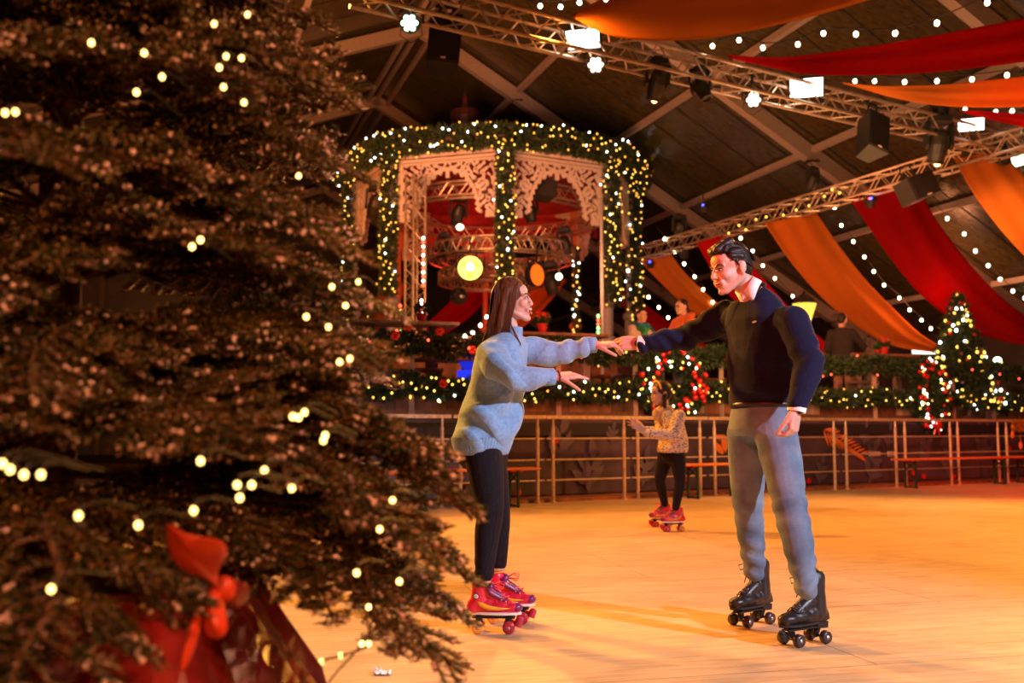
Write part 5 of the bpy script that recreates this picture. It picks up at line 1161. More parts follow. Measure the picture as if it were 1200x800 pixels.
# ================================================================== the woman in the blue sweater
wom = thing('person', 'laughing woman with long auburn hair, light blue sweater, black leggings and red roller skates', 'person', onz(582, 735))
fW = V((.985, -.17, 0)); lW = V((.17, .985, 0))
Y0 = 4.88
K = dict(neck=at(597, 392, Y0), chest=at(588, 420, Y0), waist=at(580, 475, Y0), pelv=at(566, 520, Y0), rs=at(576, 416, 4.72), re=at(598, 440, 4.60), rw=at(651, 441, 4.66), ls=at(602, 408, 5.05), le=at(650, 415, 5.04), lw=at(699, 404, 5.00),
         rh=at(567, 532, 4.78), rk=at(575, 600, 4.74), ra=at(567, 678, 4.70), lh=at(571, 532, 4.97), lk_=at(584, 598, 5.0), la=at(584, 664, 5.03))
hw = at(600, 352.5, Y0); RW = frame((.985, -.20, .06), (-.05, 0, 1)); SW = .93
b = MB(); head_into(b, hw, RW, SW, .92, .97, True, 1.2)
b.cap(hw + RW @ V((-.03, 0, -.04)), K['neck'] + UP * .0, .045, .046, 18); b.cap(K['neck'], K['chest'], .055, .09)
b.loft([(K['chest'] + UP * .03, lW * .14, fW * .08), (K['chest'] - UP * .05, lW * .135, fW * .085), (K['waist'], lW * .115, fW * .08), (K['pelv'], lW * .15, fW * .1), (K['pelv'] - UP * .05, lW * .13, fW * .09)], 20)
for s_ in ('r', 'l'):
    k = 'rk' if s_ == 'r' else 'lk_'; b.chain([K['chest'] + UP * .04, K[s_ + 's']], [.05, .042]); b.chain([K[s_ + 's'], K[s_ + 'e'], K[s_ + 'w']], [.038, .032, .0235]); b.chain([K['pelv'], K[s_ + 'h'], K[k], K[s_ + 'a']], [.08, .07, .048, .035])
h1 = (at(690, 438.5, 4.70) - K['rw']).normalized(); R1 = hframe(h1, (-.05, -.45, .9))
if R1.col[1].y > 0: pass
# near hand: palm down, thumb on the side away from the little finger (towards her front left)
hand_into(b, K['rw'] + h1 * .01, Matrix((R1.col[0], V(R1.col[1]) * (1 if R1.col[1].z < 0 else -1), R1.col[2])).transposed(), .92, (.10, .14, .2, .26), (.75, .1), .07, fr=.0074)
h2 = (at(731, 403, 4.96) - K['lw']).normalized(); R2 = hframe(h2, (-.05, -.35, .93))
hand_into(b, K['lw'] + h2 * .005, Matrix((R2.col[0], V(R2.col[1]) * (1 if R2.col[1].y < 0 else -1), R2.col[2])).transposed(), .93, (.3, .42, .5, .55), (.5, .25), .04, fr=.0074)
b.organic('body', M['skin'], wom, .004, 3, .5)
face_parts(wom, hw, RW, SW, 'hair_auburn', 1.5, True)
T2 = lambda x, y, z: hw + RW @ (V((x, y, z)) * SW)
h = MB(); h.ell(T2(-.012, 0, .042), (.084, .081, .085), RW, 20, 14); h.ell(T2(-.028, 0, .01), (.072, .078, .085), RW, 20, 14)
for y in (-1, 1): h.chain([T2(-.01, .066 * y, .05), T2(-.035, .070 * y, -.04), T2(-.06, .066 * y, -.13), T2(-.085, .06 * y, -.20)], [.024, .026, .024, .012])
h.chain([T2(-.04, 0, .04), T2(-.062, 0, -.05), T2(-.085, 0, -.14), T2(-.12, 0, -.24)], [.066, .058, .050, .025])
h.organic('hair', M['hair_auburn'], wom, .0045, 6, .5, lambda co: .0016 * fbm(co * np.array([1, 1, .12]), 240, 4))
def wh(u, rr):
    a = rr.uniform(-1, 1); y = .070 * a; out = 1 + rr.uniform(-.03, .07); e = rr.uniform(-.30, -.17) - .05 * (1 - abs(a)); fr = rr.random()
    if fr < .5:   # side sheets
        s = -1 if rr.random() < .62 else 1; x0 = rr.uniform(-.07, .048); k = (x0 + .07) / .118
        return [T2(x0 * .6 + .0, s * .01, .124 - .01 * k), T2(x0 + .004, s * .058 * out, .096 - .018 * k), T2(x0 - .004, s * .080 * out, .03), T2(x0 - .022, s * .080 * out, -.05), T2(x0 - .045 - .02 * rr.random(), s * .074 * out, -.13), T2(x0 - .07 + .02 * k, s * .066, e)]
    return [T2(.0, y * .3, .130), T2(-.055, y * .8, .108), T2(-.096, y * 1.05, .03), T2(-.108, y * 1.1, -.06), T2(-.128, y * 1.1, -.14), T2(-.152, y * 1.05, -.20), T2(-.19 + .03 * rr.random(), y, e - .05)]
strands(wom, 'hair_auburn', wh, 950, .0019)
# falling front lock on the collar
strands(wom, 'hair_auburn', lambda u, rr: [T2(.02 + .01 * rr.random(), -.072, .02), T2(.008, -.078, -.06), T2(.0, -.080, -.12), T2(.02 + .01 * rr.random(), -.085, -.19), T2(.05, -.088, -.235 - .02 * rr.random())], 26, .0022, 'front_lock')
# sweater from its photographed outline
def ring(l, r, y, Y, hw_, d=0.0): a = at(l, y, Y); c = at(r, y, Y); return ((a + c) / 2 + V((0, 0, 0)), fW * ((c - a).length / 2), lW * hw_)
s = MB(); s.loft([ring(583, 610, 389, Y0, .055), ring(573, 613, 395, Y0, .10), ring(564, 617, 403, Y0, .145), ring(557, 618, 418, Y0, .175), ring(553, 616, 440, Y0, .19), ring(548, 615, 462, Y0, .195), ring(541, 613, 482, Y0, .20), ring(534, 609, 500, Y0, .205), ring(530.5, 603, 514, Y0, .20), ring(532, 597, 526, Y0, .185), ring(535, 594, 530, Y0, .175)], 44)
s.chain([K['chest'] + UP * .03 - lW * .08, K['rs'], K['rs'].lerp(K['re'], .5) + V((-.015, -.01, 0)), K['re'] + V((.0, 0, -.0)), at(624, 442, 4.62), K['rw'] - h1 * .03], [.06, .074, .080, .070, .058, .038], 20)
s.chain([K['chest'] + UP * .03 + lW * .08, K['ls'], K['ls'].lerp(K['le'], .5), K['le'], K['le'].lerp(K['lw'], .55), K['lw'] - h2 * .03], [.07, .078, .070, .060, .050, .038], 20)
aw = (K['rw'] - K['re']).normalized(); bw_ = (K['lw'] - K['ls']).normalized()
s.organic('sweater', M['blue_knit'], wom, .0055, 8, .5, wrinkle(.010, 13, 5, [(K['re'], (.7, 0, .6), .14, .010, 45), (K['rs'], (.4, 0, 1), .12, .006, 50), (K['ls'].lerp(K['le'], .3), bw_ + V((0, 0, -.5)), .14, .009, 60), (K['le'].lerp(K['lw'], .5), bw_, .12, .008, 75), (at(575, 495, 4.7), (.55, 0, .8), .2, .018, 34), (at(590, 470, 4.7), (-.4, 0, 1), .16, .012, 34)]))
def band(c, d, r0, r1, L, nm, mt, par, ribs=30, flat=1.0, e1=None, amp=.0022):
    d = V(d).normalized(); a = (e1 or d.cross(V((0, .3, 1)))).normalized(); e = d.cross(a); m = MB(); n = ribs * 4; vs = []; fs = []
    for j, (t, k) in enumerate(((0, r0 - .004), (.04, r0), (.5, (r0 + r1) / 2), (.96, r1), (1, r1 - .005))):
        for i in range(n): q = 2 * pi * i / n; rr_ = k + amp * sin(q * ribs); vs.append(V(c) + d * (L * t) + a * (rr_ * cos(q)) + e * (rr_ * flat * sin(q)))
    for j in range(4):
        for i in range(n): l = (i + 1) % n; fs.append((j * n + i, j * n + l, j * n + n + l, j * n + n + i))
    fs += [tuple(range(n))[::-1], tuple(4 * n + i for i in range(n))]; m.add(vs, fs); return m.build(nm, mt, par, world=True, smooth=True)
band(K['rw'] - h1 * .055, h1, .041, .037, .05, 'ribbed_cuff', M['blue_rib'], wom, 24); band(K['lw'] - h2 * .05, h2, .041, .037, .05, 'ribbed_cuff', M['blue_rib'], wom, 24)
tc_ = at(597, 395, Y0); band(tc_ - UP * .012, V((.10, 0, 1)), .063, .058, .062, 'turtleneck_collar', M['blue_rib'], wom, 34, 1.0, V((1, 0, 0)), .0015)
# ribbed hem following the last rings
m = MB(); n = 200; vs = []; fs = []; rg = [ring(529.5, 602, 512, Y0, .197), ring(530.5, 599.5, 520, Y0, .193), ring(532.5, 597, 527, Y0, .184), ring(535, 594.5, 532.5, Y0, .176), ring(538, 591, 532.5, Y0, .165)]
for c, a, e in rg:
    for i in range(n): q = 2 * pi * i / n; k = 1 + .004 + .012 * sin(q * 62); vs.append(c + a * cos(q) * k + e * sin(q) * k)
for j in range(len(rg) - 1):
    for i in range(n): l = (i + 1) % n; fs.append((j * n + i, j * n + l, j * n + n + l, j * n + n + i))
m.add(vs, fs); m.build('ribbed_hem', M['blue_rib'], wom, world=True, smooth=True)
s = MB(); s.loft([(K['pelv'] + UP * .03, lW * .14, fW * .115), (K['pelv'] - UP * .03, lW * .155, fW * .122), (K['pelv'] - UP * .09, lW * .15, fW * .118), (K['pelv'] - UP * .12, lW * .12, fW * .09)], 26)
s.chain([K['pelv'] - lW * .06 - UP * .03, K['rh'] - UP * .02, K['rh'].lerp(K['rk'], .5), K['rk'], K['rk'].lerp(K['ra'], .32) + V((-.006, 0, 0)), K['ra'] + UP * .02], [.09, .092, .082, .063, .060, .044], 20)
s.chain([K['pelv'] + lW * .06 - UP * .03, K['lh'] - UP * .02, K['lh'].lerp(K['lk_'], .5), K['lk_'], K['lk_'].lerp(K['la'], .32), K['la'] + UP * .02], [.09, .092, .080, .060, .058, .043], 20)
s.organic('leggings', M['legging'], wom, .0055, 5, .5, wrinkle(.002, 20, 3, [(K['ra'] + UP * .03, (0, 0, 1), .07, .003, 110), (K['rk'], (.2, 0, 1), .08, .002, 80)]))
m = MB(); m.tube([K['rh'] + V((.055, -.07, 0)), K['rk'] + V((.035, -.052, 0)), K['ra'].lerp(K['rk'], .5) + V((.025, -.048, 0)), K['ra'] + V((.01, -.042, .03))], .0025, 5); m.build('side_seam', M['sole_black'], wom, world=True)
m = MB(); bc = K['rw'] + h1 * .012
for k in range(16): a = k * 2 * pi / 16; m.ell(bc + R1 @ V((0.002 * (k % 2), .030 * cos(a), .024 * sin(a))), .0052, n=8, m=6)
m.build('bead_bracelet', mat('dark_beads', (.12, .02, .015), .3), wom, world=True, smooth=True)
skate(wom, onz(578.5, 740.5), -.05, 'pink', .93, label='red and yellow roller skate on the foot nearer the camera', shaft=.10, lean=(0, 0))
p = at(596, 723, 5.03); skate(wom, (p.x, 5.03, 0), -.12, 'pink', .93, label='red and yellow roller skate on the farther foot', shaft=.105)

# ================================================================== the skating girl
girl = thing('person', 'girl with dark braids, speckled sweater and red roller skates skating with hands held out', 'person', onz(782, 620))
fG = V((-.93, -.36, 0)); lG = V((.36, -.93, 0)); YG = 9.35; q = lambda x, y, d=0: at(x, y, YG + d)
G = dict(neck=q(779, 477), chest=q(786, 495), waist=q(789, 516), pelv=q(788, 530), rs=q(774, 486, .14), re=q(776, 508, .12), rw=q(752, 503, .05), ls=q(796, 487, -.13), le=q(789, 511, -.2), lw=q(757, 507, -.18),
         rh=q(780, 535, .07), rk=q(773, 562, .12), ra=q(779, 590, .25), lh=q(794, 535, -.07), lk_=q(797, 564, -.05), la=q(792, 594, -.02))
hg = q(774, 461); RG = frame((-.93, -.30, -.14)); SG = .93
b = MB(); head_into(b, hg, RG, SG, .85, .9)
b.cap(hg + RG @ V((-.03, 0, -.04)), G['neck'], .038, .04); b.cap(G['neck'], G['chest'], .045, .07); b.loft([(G['chest'] + UP * .03, lG * .11, fG * .07), (G['waist'], lG * .1, fG * .07), (G['pelv'], lG * .115, fG * .085)], 16)
for s_ in ('r', 'l'):
    k = 'rk' if s_ == 'r' else 'lk_'; b.chain([G['chest'] + UP * .03, G[s_ + 's'], G[s_ + 'e'], G[s_ + 'w']], [.04, .034, .027, .021]); b.chain([G['pelv'], G[s_ + 'h'], G[k], G[s_ + 'a']], [.06, .055, .038, .03])
for wr_, tp_ in ((G['rw'], q(738, 493, .02)), (G['lw'], q(743, 497, -.2))):
    hh = (tp_ - wr_).normalized(); Rx = hframe(hh, (.3, -.85, .4)); Rx = Matrix((Rx.col[0], V(Rx.col[1]) * (1 if Rx.col[1].z > 0 else -1), Rx.col[2])).transposed(); hand_into(b, wr_ + hh * .01, Rx, .95, (.1, .1, .12, .15), (.9, .1), .14, fr=.0085)
b.organic('body', M['skin2'], girl, .0055, 2, .5); face_parts(girl, hg, RG, SG, 'hair_dark', .3)
TG = lambda x, y, z: hg + RG @ (V((x, y, z)) * SG)
h = MB(); h.ell(TG(-.024, 0, .045), (.092, .082, .082), RG, 18, 12); h.ell(TG(-.055, 0, .0), (.06, .072, .075), RG); h.organic('hair', M['hair_dark'], girl, .006, 4)
for y in (-1, 1):
    m = MB(); P = cat([TG(-.01, .075 * y, -.02), TG(.01, .085 * y, -.08), TG(.02, .09 * y, -.16), TG(.01, .085 * y, -.27)], 14)
    for i, p in enumerate(P[:-1]): m.ell(p + V((.006 * (-1) ** i, 0, 0)), (.019 - .0006 * i, .017, .020), n=8, m=6)
    m.ell(P[-1] - UP * .02, (.009, .009, .03)); m.build('braid', M['hair_dark'], girl, world=True, smooth=True)
m = MB(); m.tube([TG(.030 - .0 * abs(cos(a)), .088 * cos(a), .045 + .085 * sin(a)) for a in [pi * i / 14 for i in range(15)]], .009, 8); m.build('headband', mat('yellow_headband', (.75, .40, .05), .7), girl, world=True, smooth=True)
s = MB(); s.loft([(G['neck'] - UP * .0, lG * .055, fG * .055), (G['neck'] - UP * .045, lG * .12, fG * .085), (G['chest'], lG * .15, fG * .115), (G['waist'], lG * .16, fG * .13), (G['pelv'] + UP * .04, lG * .165, fG * .145), (G['pelv'], lG * .155, fG * .135)], 28)
for s_ in ('r', 'l'): s.chain([G['chest'] + UP * .03, G[s_ + 's'], G[s_ + 'e'], G[s_ + 'e'].lerp(G[s_ + 'w'], .6), G[s_ + 'w']], [.06, .062, .058, .048, .034], 16)
def speckle():
    m, nt = nodes('speckled_cream_knit'); N = nt.nodes; out = N.new('ShaderNodeOutputMaterial'); b_ = N.new('ShaderNodeBsdfPrincipled'); lk(nt, b_.outputs[0], out.inputs[0]); tc = N.new('ShaderNodeTexCoord'); mp = N.new('ShaderNodeMapping'); mp.inputs['Scale'].default_value = (1, 1, 1.9); lk(nt, tc.outputs['Object'], mp.inputs[0])
    v = N.new('ShaderNodeTexVoronoi'); v.inputs['Scale'].default_value = 42; lk(nt, mp.outputs[0], v.inputs['Vector']); r = N.new('ShaderNodeValToRGB'); lk(nt, v.outputs['Distance'], r.inputs[0]); r.color_ramp.elements[0].position = .34; r.color_ramp.elements[0].color = (.10, .09, .10, 1); r.color_ramp.elements[1].position = .42; r.color_ramp.elements[1].color = (.62, .46, .36, 1); lk(nt, r.outputs[0], b_.inputs['Base Color']); b_.inputs['Roughness'].default_value = .9; return m
s.organic('sweater', speckle(), girl, .008, 5, .5, wrinkle(.006, 16, 7))
m = MB(); m.tube([G['neck'] + fG * .01 + (fG * cos(a) + lG * sin(a)) * .065 - UP * (.01 + .03 * max(0, cos(a))) for a in [i * 2 * pi / 20 for i in range(20)]], .028, 8, close=True); m.ell(G['neck'] + fG * .09 - UP * .07, (.04, .04, .06)); m.build('fluffy_collar', mat('cream_fleece', (.62, .38, .16), .95, 0, .2, 60, .8, 120), girl, world=True, smooth=True)
s = MB(); s.loft([(G['pelv'] + UP * .03, lG * .12, fG * .09), (G['pelv'] - UP * .05, lG * .125, fG * .1), (G['pelv'] - UP * .09, lG * .1, fG * .08)], 20)
for s_ in ('r', 'l'):
    k = 'rk' if s_ == 'r' else 'lk_'; s.chain([G['pelv'] - UP * .04, G[s_ + 'h'], G[s_ + 'h'].lerp(G[k], .5), G[k], G[k].lerp(G[s_ + 'a'], .4), G[s_ + 'a']], [.075, .078, .066, .052, .048, .036], 16)
s.organic('leggings', M['legging'], girl, .008, 4)
pa = onz(789, 622.5); skate(girl, pa, pi + .18, 'pink', .88, shaft=.09, lod=1); pb = onz(775, 617); skate(girl, pb, pi + .25, 'pink', .88, shaft=.09, lod=1)

# ================================================================== guests on the terrace
def guest(label, px, py_top, off, fwd, jacket, trouser, hairm, pose, extras=None, sc=1.0, hair_long=False):
    base = terr(px, off); Y = base.y; top = at(px, py_top, Y).z; H = top - TZ; k = H / 1.76
    root = thing('person', label, 'person', base); f = V(fwd).normalized(); l = V((-f.y, f.x, 0)); P = lambda x, y, z: base + (f * x + l * y) * k + UP * (z * k)
    hc_ = P(.03, 0, 1.63); R = frame(f + V((0, 0, -.08))); b = MB(); head_into(b, hc_, R, k)
    b.cap(P(0, 0, 1.57), P(-.01, 0, 1.44), .05 * k, .055 * k); b.loft([(P(0, 0, 1.45), l * .15, f * .08), (P(0, 0, 1.2), l * .15, f * .1), (P(0, 0, 1.0), l * .14, f * .1), (P(0, 0, .88), l * .13, f * .09)], 16)
    js = {}
    for y, (el, wr_) in zip((-1, 1), pose):
        sh = P(0, .18 * y, 1.40); el = P(*el); wr_ = P(*wr_); js[y] = (sh, el, wr_); b.chain([P(0, 0, 1.4), sh, el, wr_], [.06 * k, .045 * k, .036 * k, .026 * k]); hh = (wr_ - el).normalized(); Rx = hframe(hh, UP + f * .2); hand_into(b, wr_, Rx, k, (.5, .55, .6, .6), (.5, .4), .03, fr=.009)
        b.chain([P(0, .05 * y, .92), P(0, .09 * y, .88), P(.02, .1 * y, .48), P(-.02, .11 * y, .06), P(.10, .12 * y, .035)], [.09 * k, .08 * k, .055 * k, .04 * k, .03 * k])
    b.organic('body', M['skin2'], root, .007, 2); face_parts(root, hc_, R, k, hairm, .2)
    T = lambda x, y, z: hc_ + R @ (V((x, y, z)) * k); h = MB(); h.ell(T(-.024, 0, .048), (.09 * k, .08 * k, .08 * k), R, 16, 10); h.ell(T(-.06, 0, .0), (.055 * k, .07 * k, .075 * k), R)
    if hair_long: h.chain([T(-.06, 0, .0), T(-.09, 0, -.1), T(-.1, 0, -.2)], [.07, .06, .035])
    h.organic('hair', M[hairm], root, .007, 4, .5, lambda co: .003 * fbm(co, 90, 2))
    s = MB(); s.loft([(P(-.01, 0, 1.50), l * .08, f * .08), (P(0, 0, 1.44), l * .17, f * .11), (P(0, 0, 1.3), l * .215, f * .14), (P(0, 0, 1.05), l * .2, f * .15), (P(0, 0, .86), l * .2, f * .155), (P(0, 0, .80), l * .19, f * .145)], 28)
    for y in (-1, 1): sh, el, wr_ = js[y]; s.chain([P(0, .08 * y, 1.38), sh, el, wr_], [.08 * k, .08 * k, .066 * k, .048 * k], 16)
    s.organic('jacket', jacket, root, .009, 5, .5, wrinkle(.009, 14, int(px)))
    s = MB(); s.loft([(P(0, 0, .95), l * .15, f * .11), (P(0, 0, .84), l * .16, f * .12), (P(0, 0, .78), l * .12, f * .1)], 20)
    for y in (-1, 1): s.chain([P(0, .06 * y, .88), P(0, .09 * y, .82), P(.02, .1 * y, .48), P(-.02, .11 * y, .1)], [.09 * k, .092 * k, .07 * k, .06 * k], 14)
    s.organic('trousers', trouser, root, .01, 4, .5, wrinkle(.005, 16, 3))
    for y in (-1, 1):
        m = MB(); m.chain([P(-.04, .11 * y, .045), P(.12, .125 * y, .04)], [.045 * k, .04 * k]); m.box(P(.04, .12 * y, .012), (.28 * k, .09 * k, .022), Matrix.Rotation(atan2(f.y, f.x), 3, 'Z')); m.build('shoe', M['boot_black'], root, world=True, smooth=False)
    if extras: extras(root, P, T, f, l, k, js)
    return root
def scarf(root, P, T, f, l, k, js):
    sc_ = [mat('teal_scarf', (.01, .12, .2), .9, 0, .5, 9), mat('green_scarf', (.02, .22, .06), .9, 0, .5, 9), mat('grey_scarf', (.5, .36, .34), .9)]
    for j, (r, z, th) in enumerate(((.10, 1.47, .05), (.11, 1.42, .05))):
        m = MB(); m.tube([P(.02 + r * cos(a), r * 1.15 * sin(a), z - .03 * cos(a)) for a in [i * 2 * pi / 18 for i in range(18)]], th, 8, close=True); m.build('scarf_loop', sc_[j], root, world=True, smooth=True)
    for j, y in enumerate((-.06, .05, .12)):
        m = MB(); m.tube([P(.10, y, 1.44), P(.17, y * 1.2, 1.3), P(.17, y * 1.3, 1.12)], [.035, .05, .04], 8); m.build('scarf_end', sc_[(j + 1) % 3], root, world=True, smooth=True)
def hood(root, P, T, f, l, k, js):
    m = MB(); m.tube([P(-.04 + .10 * cos(a), .12 * sin(a), 1.48 - .04 * cos(a)) for a in [i * 2 * pi / 18 for i in range(18)]], .05, 8, close=True); m.ell(P(-.13, 0, 1.44), (.08, .1, .08)); m.build('hood', M['orange_jacket'], root, world=True, smooth=True)
def phone(root, P, T, f, l, k, js):
    m = MB(); c = js[-1][2] + f * .1 + UP * .02; m.box(c, (.08, .012, .15), Matrix.Rotation(.5, 3, 'X') @ Matrix.Rotation(.5, 3, 'Z'), .004); o = m.build('phone', M['boot_black']); tag(o, 'dark phone held up by the man in black on the terrace', 'phone')
M['orange_jacket'] = mat('orange_coat', (.62, .12, .025), .85, 0, .2, 30, .3, 100); M['white_coat'] = mat('cream_coat', (.6, .42, .34), .9, 0, .15, 30)
M['black_coat'] = mat('black_coat', (.022, .014, .012), .85, 0, .2, 30, .2, 60); M['beige_trouser'] = mat('beige_trouser', (.36, .20, .14), .85, 0, .15, 12)
dn = [((-.02, -.24, 1.12), (.10, -.2, .95)), ((-.02, .24, 1.12), (.10, .2, .95))]
table_pose = [((.10, -.26, 1.15), (.32, -.14, 1.08)), ((.10, .26, 1.15), (.32, .14, 1.08))]
guest('terrace guest in a cream coat and teal green scarf behind the joined hands', 752, 361, .75, (.55, -.8, 0), M['white_coat'], M['legging'], 'hair_dark', table_pose, scarf, hair_long=True)
guest('terrace guest in an orange hooded jacket looking left behind the man\'s arm', 803, 350, 1.0, (-.9, -.45, 0), M['orange_jacket'], M['denim'], 'hair_dark', table_pose, hood)
guest('man in black jacket standing on the terrace seen from behind, holding a phone', 990, 366, .95, (.62, .75, 0), M['black_coat'], M['beige_trouser'], 'hair_dark', [((.16, -.3, 1.18), (.40, -.26, 1.3)), ((.02, .27, 1.15), (.22, .16, 1.05))], phone)
# ================================================================== the big fir in the foreground
M['needle_pale'] = mat('pale_needle_underside', (.46, .32, .24), .6, 0, .2, 6)
M['needle_tip'] = mat('warm_needle_tip', (.32, .15, .04), .5, 0, .3, 6)
M['frost'] = mat('pale_frosted_bud', (.75, .52, .48), .6)
def twig_lines(L, seed, droop):
    """line segments (start, end, radius) of one flat fir branch growing along +x"""
    rg = random.Random(seed); segs = []; tips = []
    n = max(8, int(L / .035)); P = [V((L * i / n, .02 * sin(i * .6 + seed) * L, -droop * L * (i / n) ** 2 + .06 * L * sin(pi * i / n))) for i in range(n + 1)]
    for i in range(n): segs.append((P[i], P[i + 1], .0075 * (1 - .8 * i / n) * max(.6, L / .6)))
    tips.append((P[-1], (P[-1] - P[-2]).normalized()))
    for i in range(int(n * .18), n):
        for sd in (-1, 1):
            if rg.random() < .08: continue
            l = min((L - P[i].x) * rg.uniform(.5, .75) + .05, .34); d = (P[min(i + 1, n)] - P[i]).normalized(); s = V((cos(.85) * d.x, sd * sin(.85), d.z * .6 + rg.uniform(-.18, .12))).normalized()
            q = P[i].copy(); k = max(2, int(l / .03)); prev = q
            for j in range(k):
                s2 = (s + V((.25 * j / k, 0, -.35 * droop * j / k)) + V((rg.gauss(0, .05), rg.gauss(0, .05), rg.gauss(0, .05)))).normalized(); nx = prev + s2 * (l / k); segs.append((prev, nx, .003)); 
                if l > .12 and j >= 1 and j < k - 1 and j % 2 == 1:
                    for s3 in (-1, 1):
                        ll = (l - l * j / k) * .45; dd = (s2 + V((-s2.y, s2.x, 0)) * s3 * .9 + V((0, 0, rg.uniform(-.2, .15)))).normalized(); e = nx + dd * ll; segs.append((nx, e, .002)); tips.append((e, dd))
                prev = nx
            tips.append((prev, s2))
    return segs, tips
def branch_mesh(L, seed, droop, per_m=520, nl=.023, nw=.0014):
    segs, tips = twig_lines(L, seed, droop); rg = np.random.default_rng(seed)
    A = np.array([tuple(a) for a, b, r in segs]); B = np.array([tuple(b) for a, b, r in segs]); ln = np.linalg.norm(B - A, axis=1); N = int(ln.sum() * per_m)
    i = rg.choice(len(ln), N, p=ln / ln.sum()); t = rg.random((N, 1)); c = A[i] + (B[i] - A[i]) * t; d = (B[i] - A[i]) / ln[i][:, None]
    up = np.tile([0, 0, 1.], (N, 1)); s = np.cross(d, up); s /= np.linalg.norm(s, axis=1)[:, None] + 1e-9; u = np.cross(s, d)
    a = rg.normal(0, .75, N) + (rg.random(N) < .5) * pi; q = s * np.cos(a)[:, None] + u * np.abs(np.sin(a))[:, None] * .8; ax = q * .9 + d * .55 + rg.normal(size=(N, 3)) * .12; ax /= np.linalg.norm(ax, axis=1)[:, None]
    w = np.cross(ax, d); w /= np.linalg.norm(w, axis=1)[:, None] + 1e-9; k = np.cross(ax, w); Ln = nl * rg.uniform(.7, 1.15, (N, 1))
    tip = c + ax * Ln; V4 = np.stack([c + w * nw, c - w * nw * .5 + k * nw, c - w * nw * .5 - k * nw, c + ax * Ln * .7 + w * nw * 1.1, c + ax * Ln * .7 - w * nw * 1.1, tip], 1).reshape(-1, 3)
    b = np.arange(N) * 6; F = np.concatenate([np.stack([b, b + 1, b + 4], 1), np.stack([b, b + 4, b + 3], 1), np.stack([b + 1, b + 2, b + 4], 1), np.stack([b + 2, b, b + 3], 1), np.stack([b + 2, b + 3, b + 4], 1), np.stack([b + 3, b + 4, b + 5], 1)])
    mi = np.zeros((6, N), np.int32); rnd = rg.random(N); mi[:, rnd < .16] = 1; mi[:, rnd > .80] = 2
    m = MB()
    for a_, b_, r in segs: m.tube([a_, b_], [r, r * .85], 5, cap=False)
    nbark = len(m.f); fr = random.Random(seed)
    for p_, d_ in tips:
        if fr.random() < .42:
            for z_ in range(3): m.ell(p_ - d_ * (.008 * z_) + V((fr.gauss(0, .004), fr.gauss(0, .004), .003)), fr.uniform(.003, .0055), n=4, m=3)
    wv = np.array([tuple(p) for p in m.v]); wf4 = [f if len(f) == 4 else f + (f[0],) for f in m.f]; tri = np.array([f for f in m.f if len(f) == 3], int).reshape(-1, 3); quad = np.array([f for f in m.f if len(f) == 4], int); qm = np.array([3 if k_ < nbark else 4 for k_, f in enumerate(m.f) if len(f) == 4])
    F = np.concatenate([F, tri + len(V4)]); wf = quad; extra = len(tri)
    me = bpy.data.meshes.new('branch'); nv = len(V4); me.vertices.add(nv + len(wv)); me.vertices.foreach_set('co', np.concatenate([V4, wv]).astype(np.float32).ravel())
    nl_ = F.size + wf.size; me.loops.add(nl_); me.loops.foreach_set('vertex_index', np.concatenate([F.ravel(), (wf + nv).ravel()]).astype(np.int32)); me.polygons.add(len(F) + len(wf))
    me.polygons.foreach_set('loop_start', np.concatenate([np.arange(len(F)) * 3, F.size + np.arange(len(wf)) * 4]).astype(np.int32)); me.polygons.foreach_set('loop_total', np.concatenate([np.full(len(F), 3), np.full(len(wf), 4)]).astype(np.int32))
    for q_ in ('needle', 'needle_pale', 'needle_tip', 'bark', 'frost'): me.materials.append(M[q_])
    me.polygons.foreach_set('material_index', np.concatenate([mi.ravel(), np.full(extra, 4), qm]).astype(np.int32)); me.update(calc_edges=True); me.validate(); return me, tips
BR = {}
for L in (.30, .45, .6, .75, .9):
    BR[L] = [branch_mesh(L, int(L * 100) + k, (.10, .28)[k])[0] for k in (0, 1)]
TX, TY = -1.0, 2.15
fir = thing('christmas_tree', 'huge blurred fir tree filling the left side, strung with warm bulbs', 'christmas tree', (TX, TY, 0))
def cone_r(z): return float(np.interp(z, (.4, .6, .95, 1.1, 1.27, 1.6, 1.9, 2.5, 3.2), (.98, .97, .95, .84, .75, .69, .60, .36, .08)))
rr = random.Random(12); lv = .66; cnt = 0; k = 0
nb = 0
while lv < 2.55:
    n = 9 if lv < 1.9 else 7
    for i in range(n):
        a = 2 * pi * (i + .5 * (k % 2)) / n + rr.uniform(-.15, .15); d = V((cos(a), sin(a), 0))
        # branches pointing straight away from the camera and far outside the frame add nothing in view
        if a % (2 * pi) > .9 and a % (2 * pi) < 2.5: continue
        if lv < .9 and -.95 < atan2(d.y, d.x) < .3: continue
        R = cone_r(lv + .06) * rr.uniform(.86, 1.04); L = min(BR, key=lambda q: abs(q - R)); me = BR[L][0 if rr.random() < .5 else 1]
        pit = .22 - (2.2 - lv) * .16 + rr.uniform(-.08, .08); o = bpy.data.objects.new('branch', me); COL.objects.link(o); o.parent = fir; o.location = (d.x * .03, d.y * .03, lv); o.scale = (R / L,) * 3
        o.rotation_euler = (rr.uniform(-.3, .3), -pit, a); nb += 1
    lv += .155; k += 1
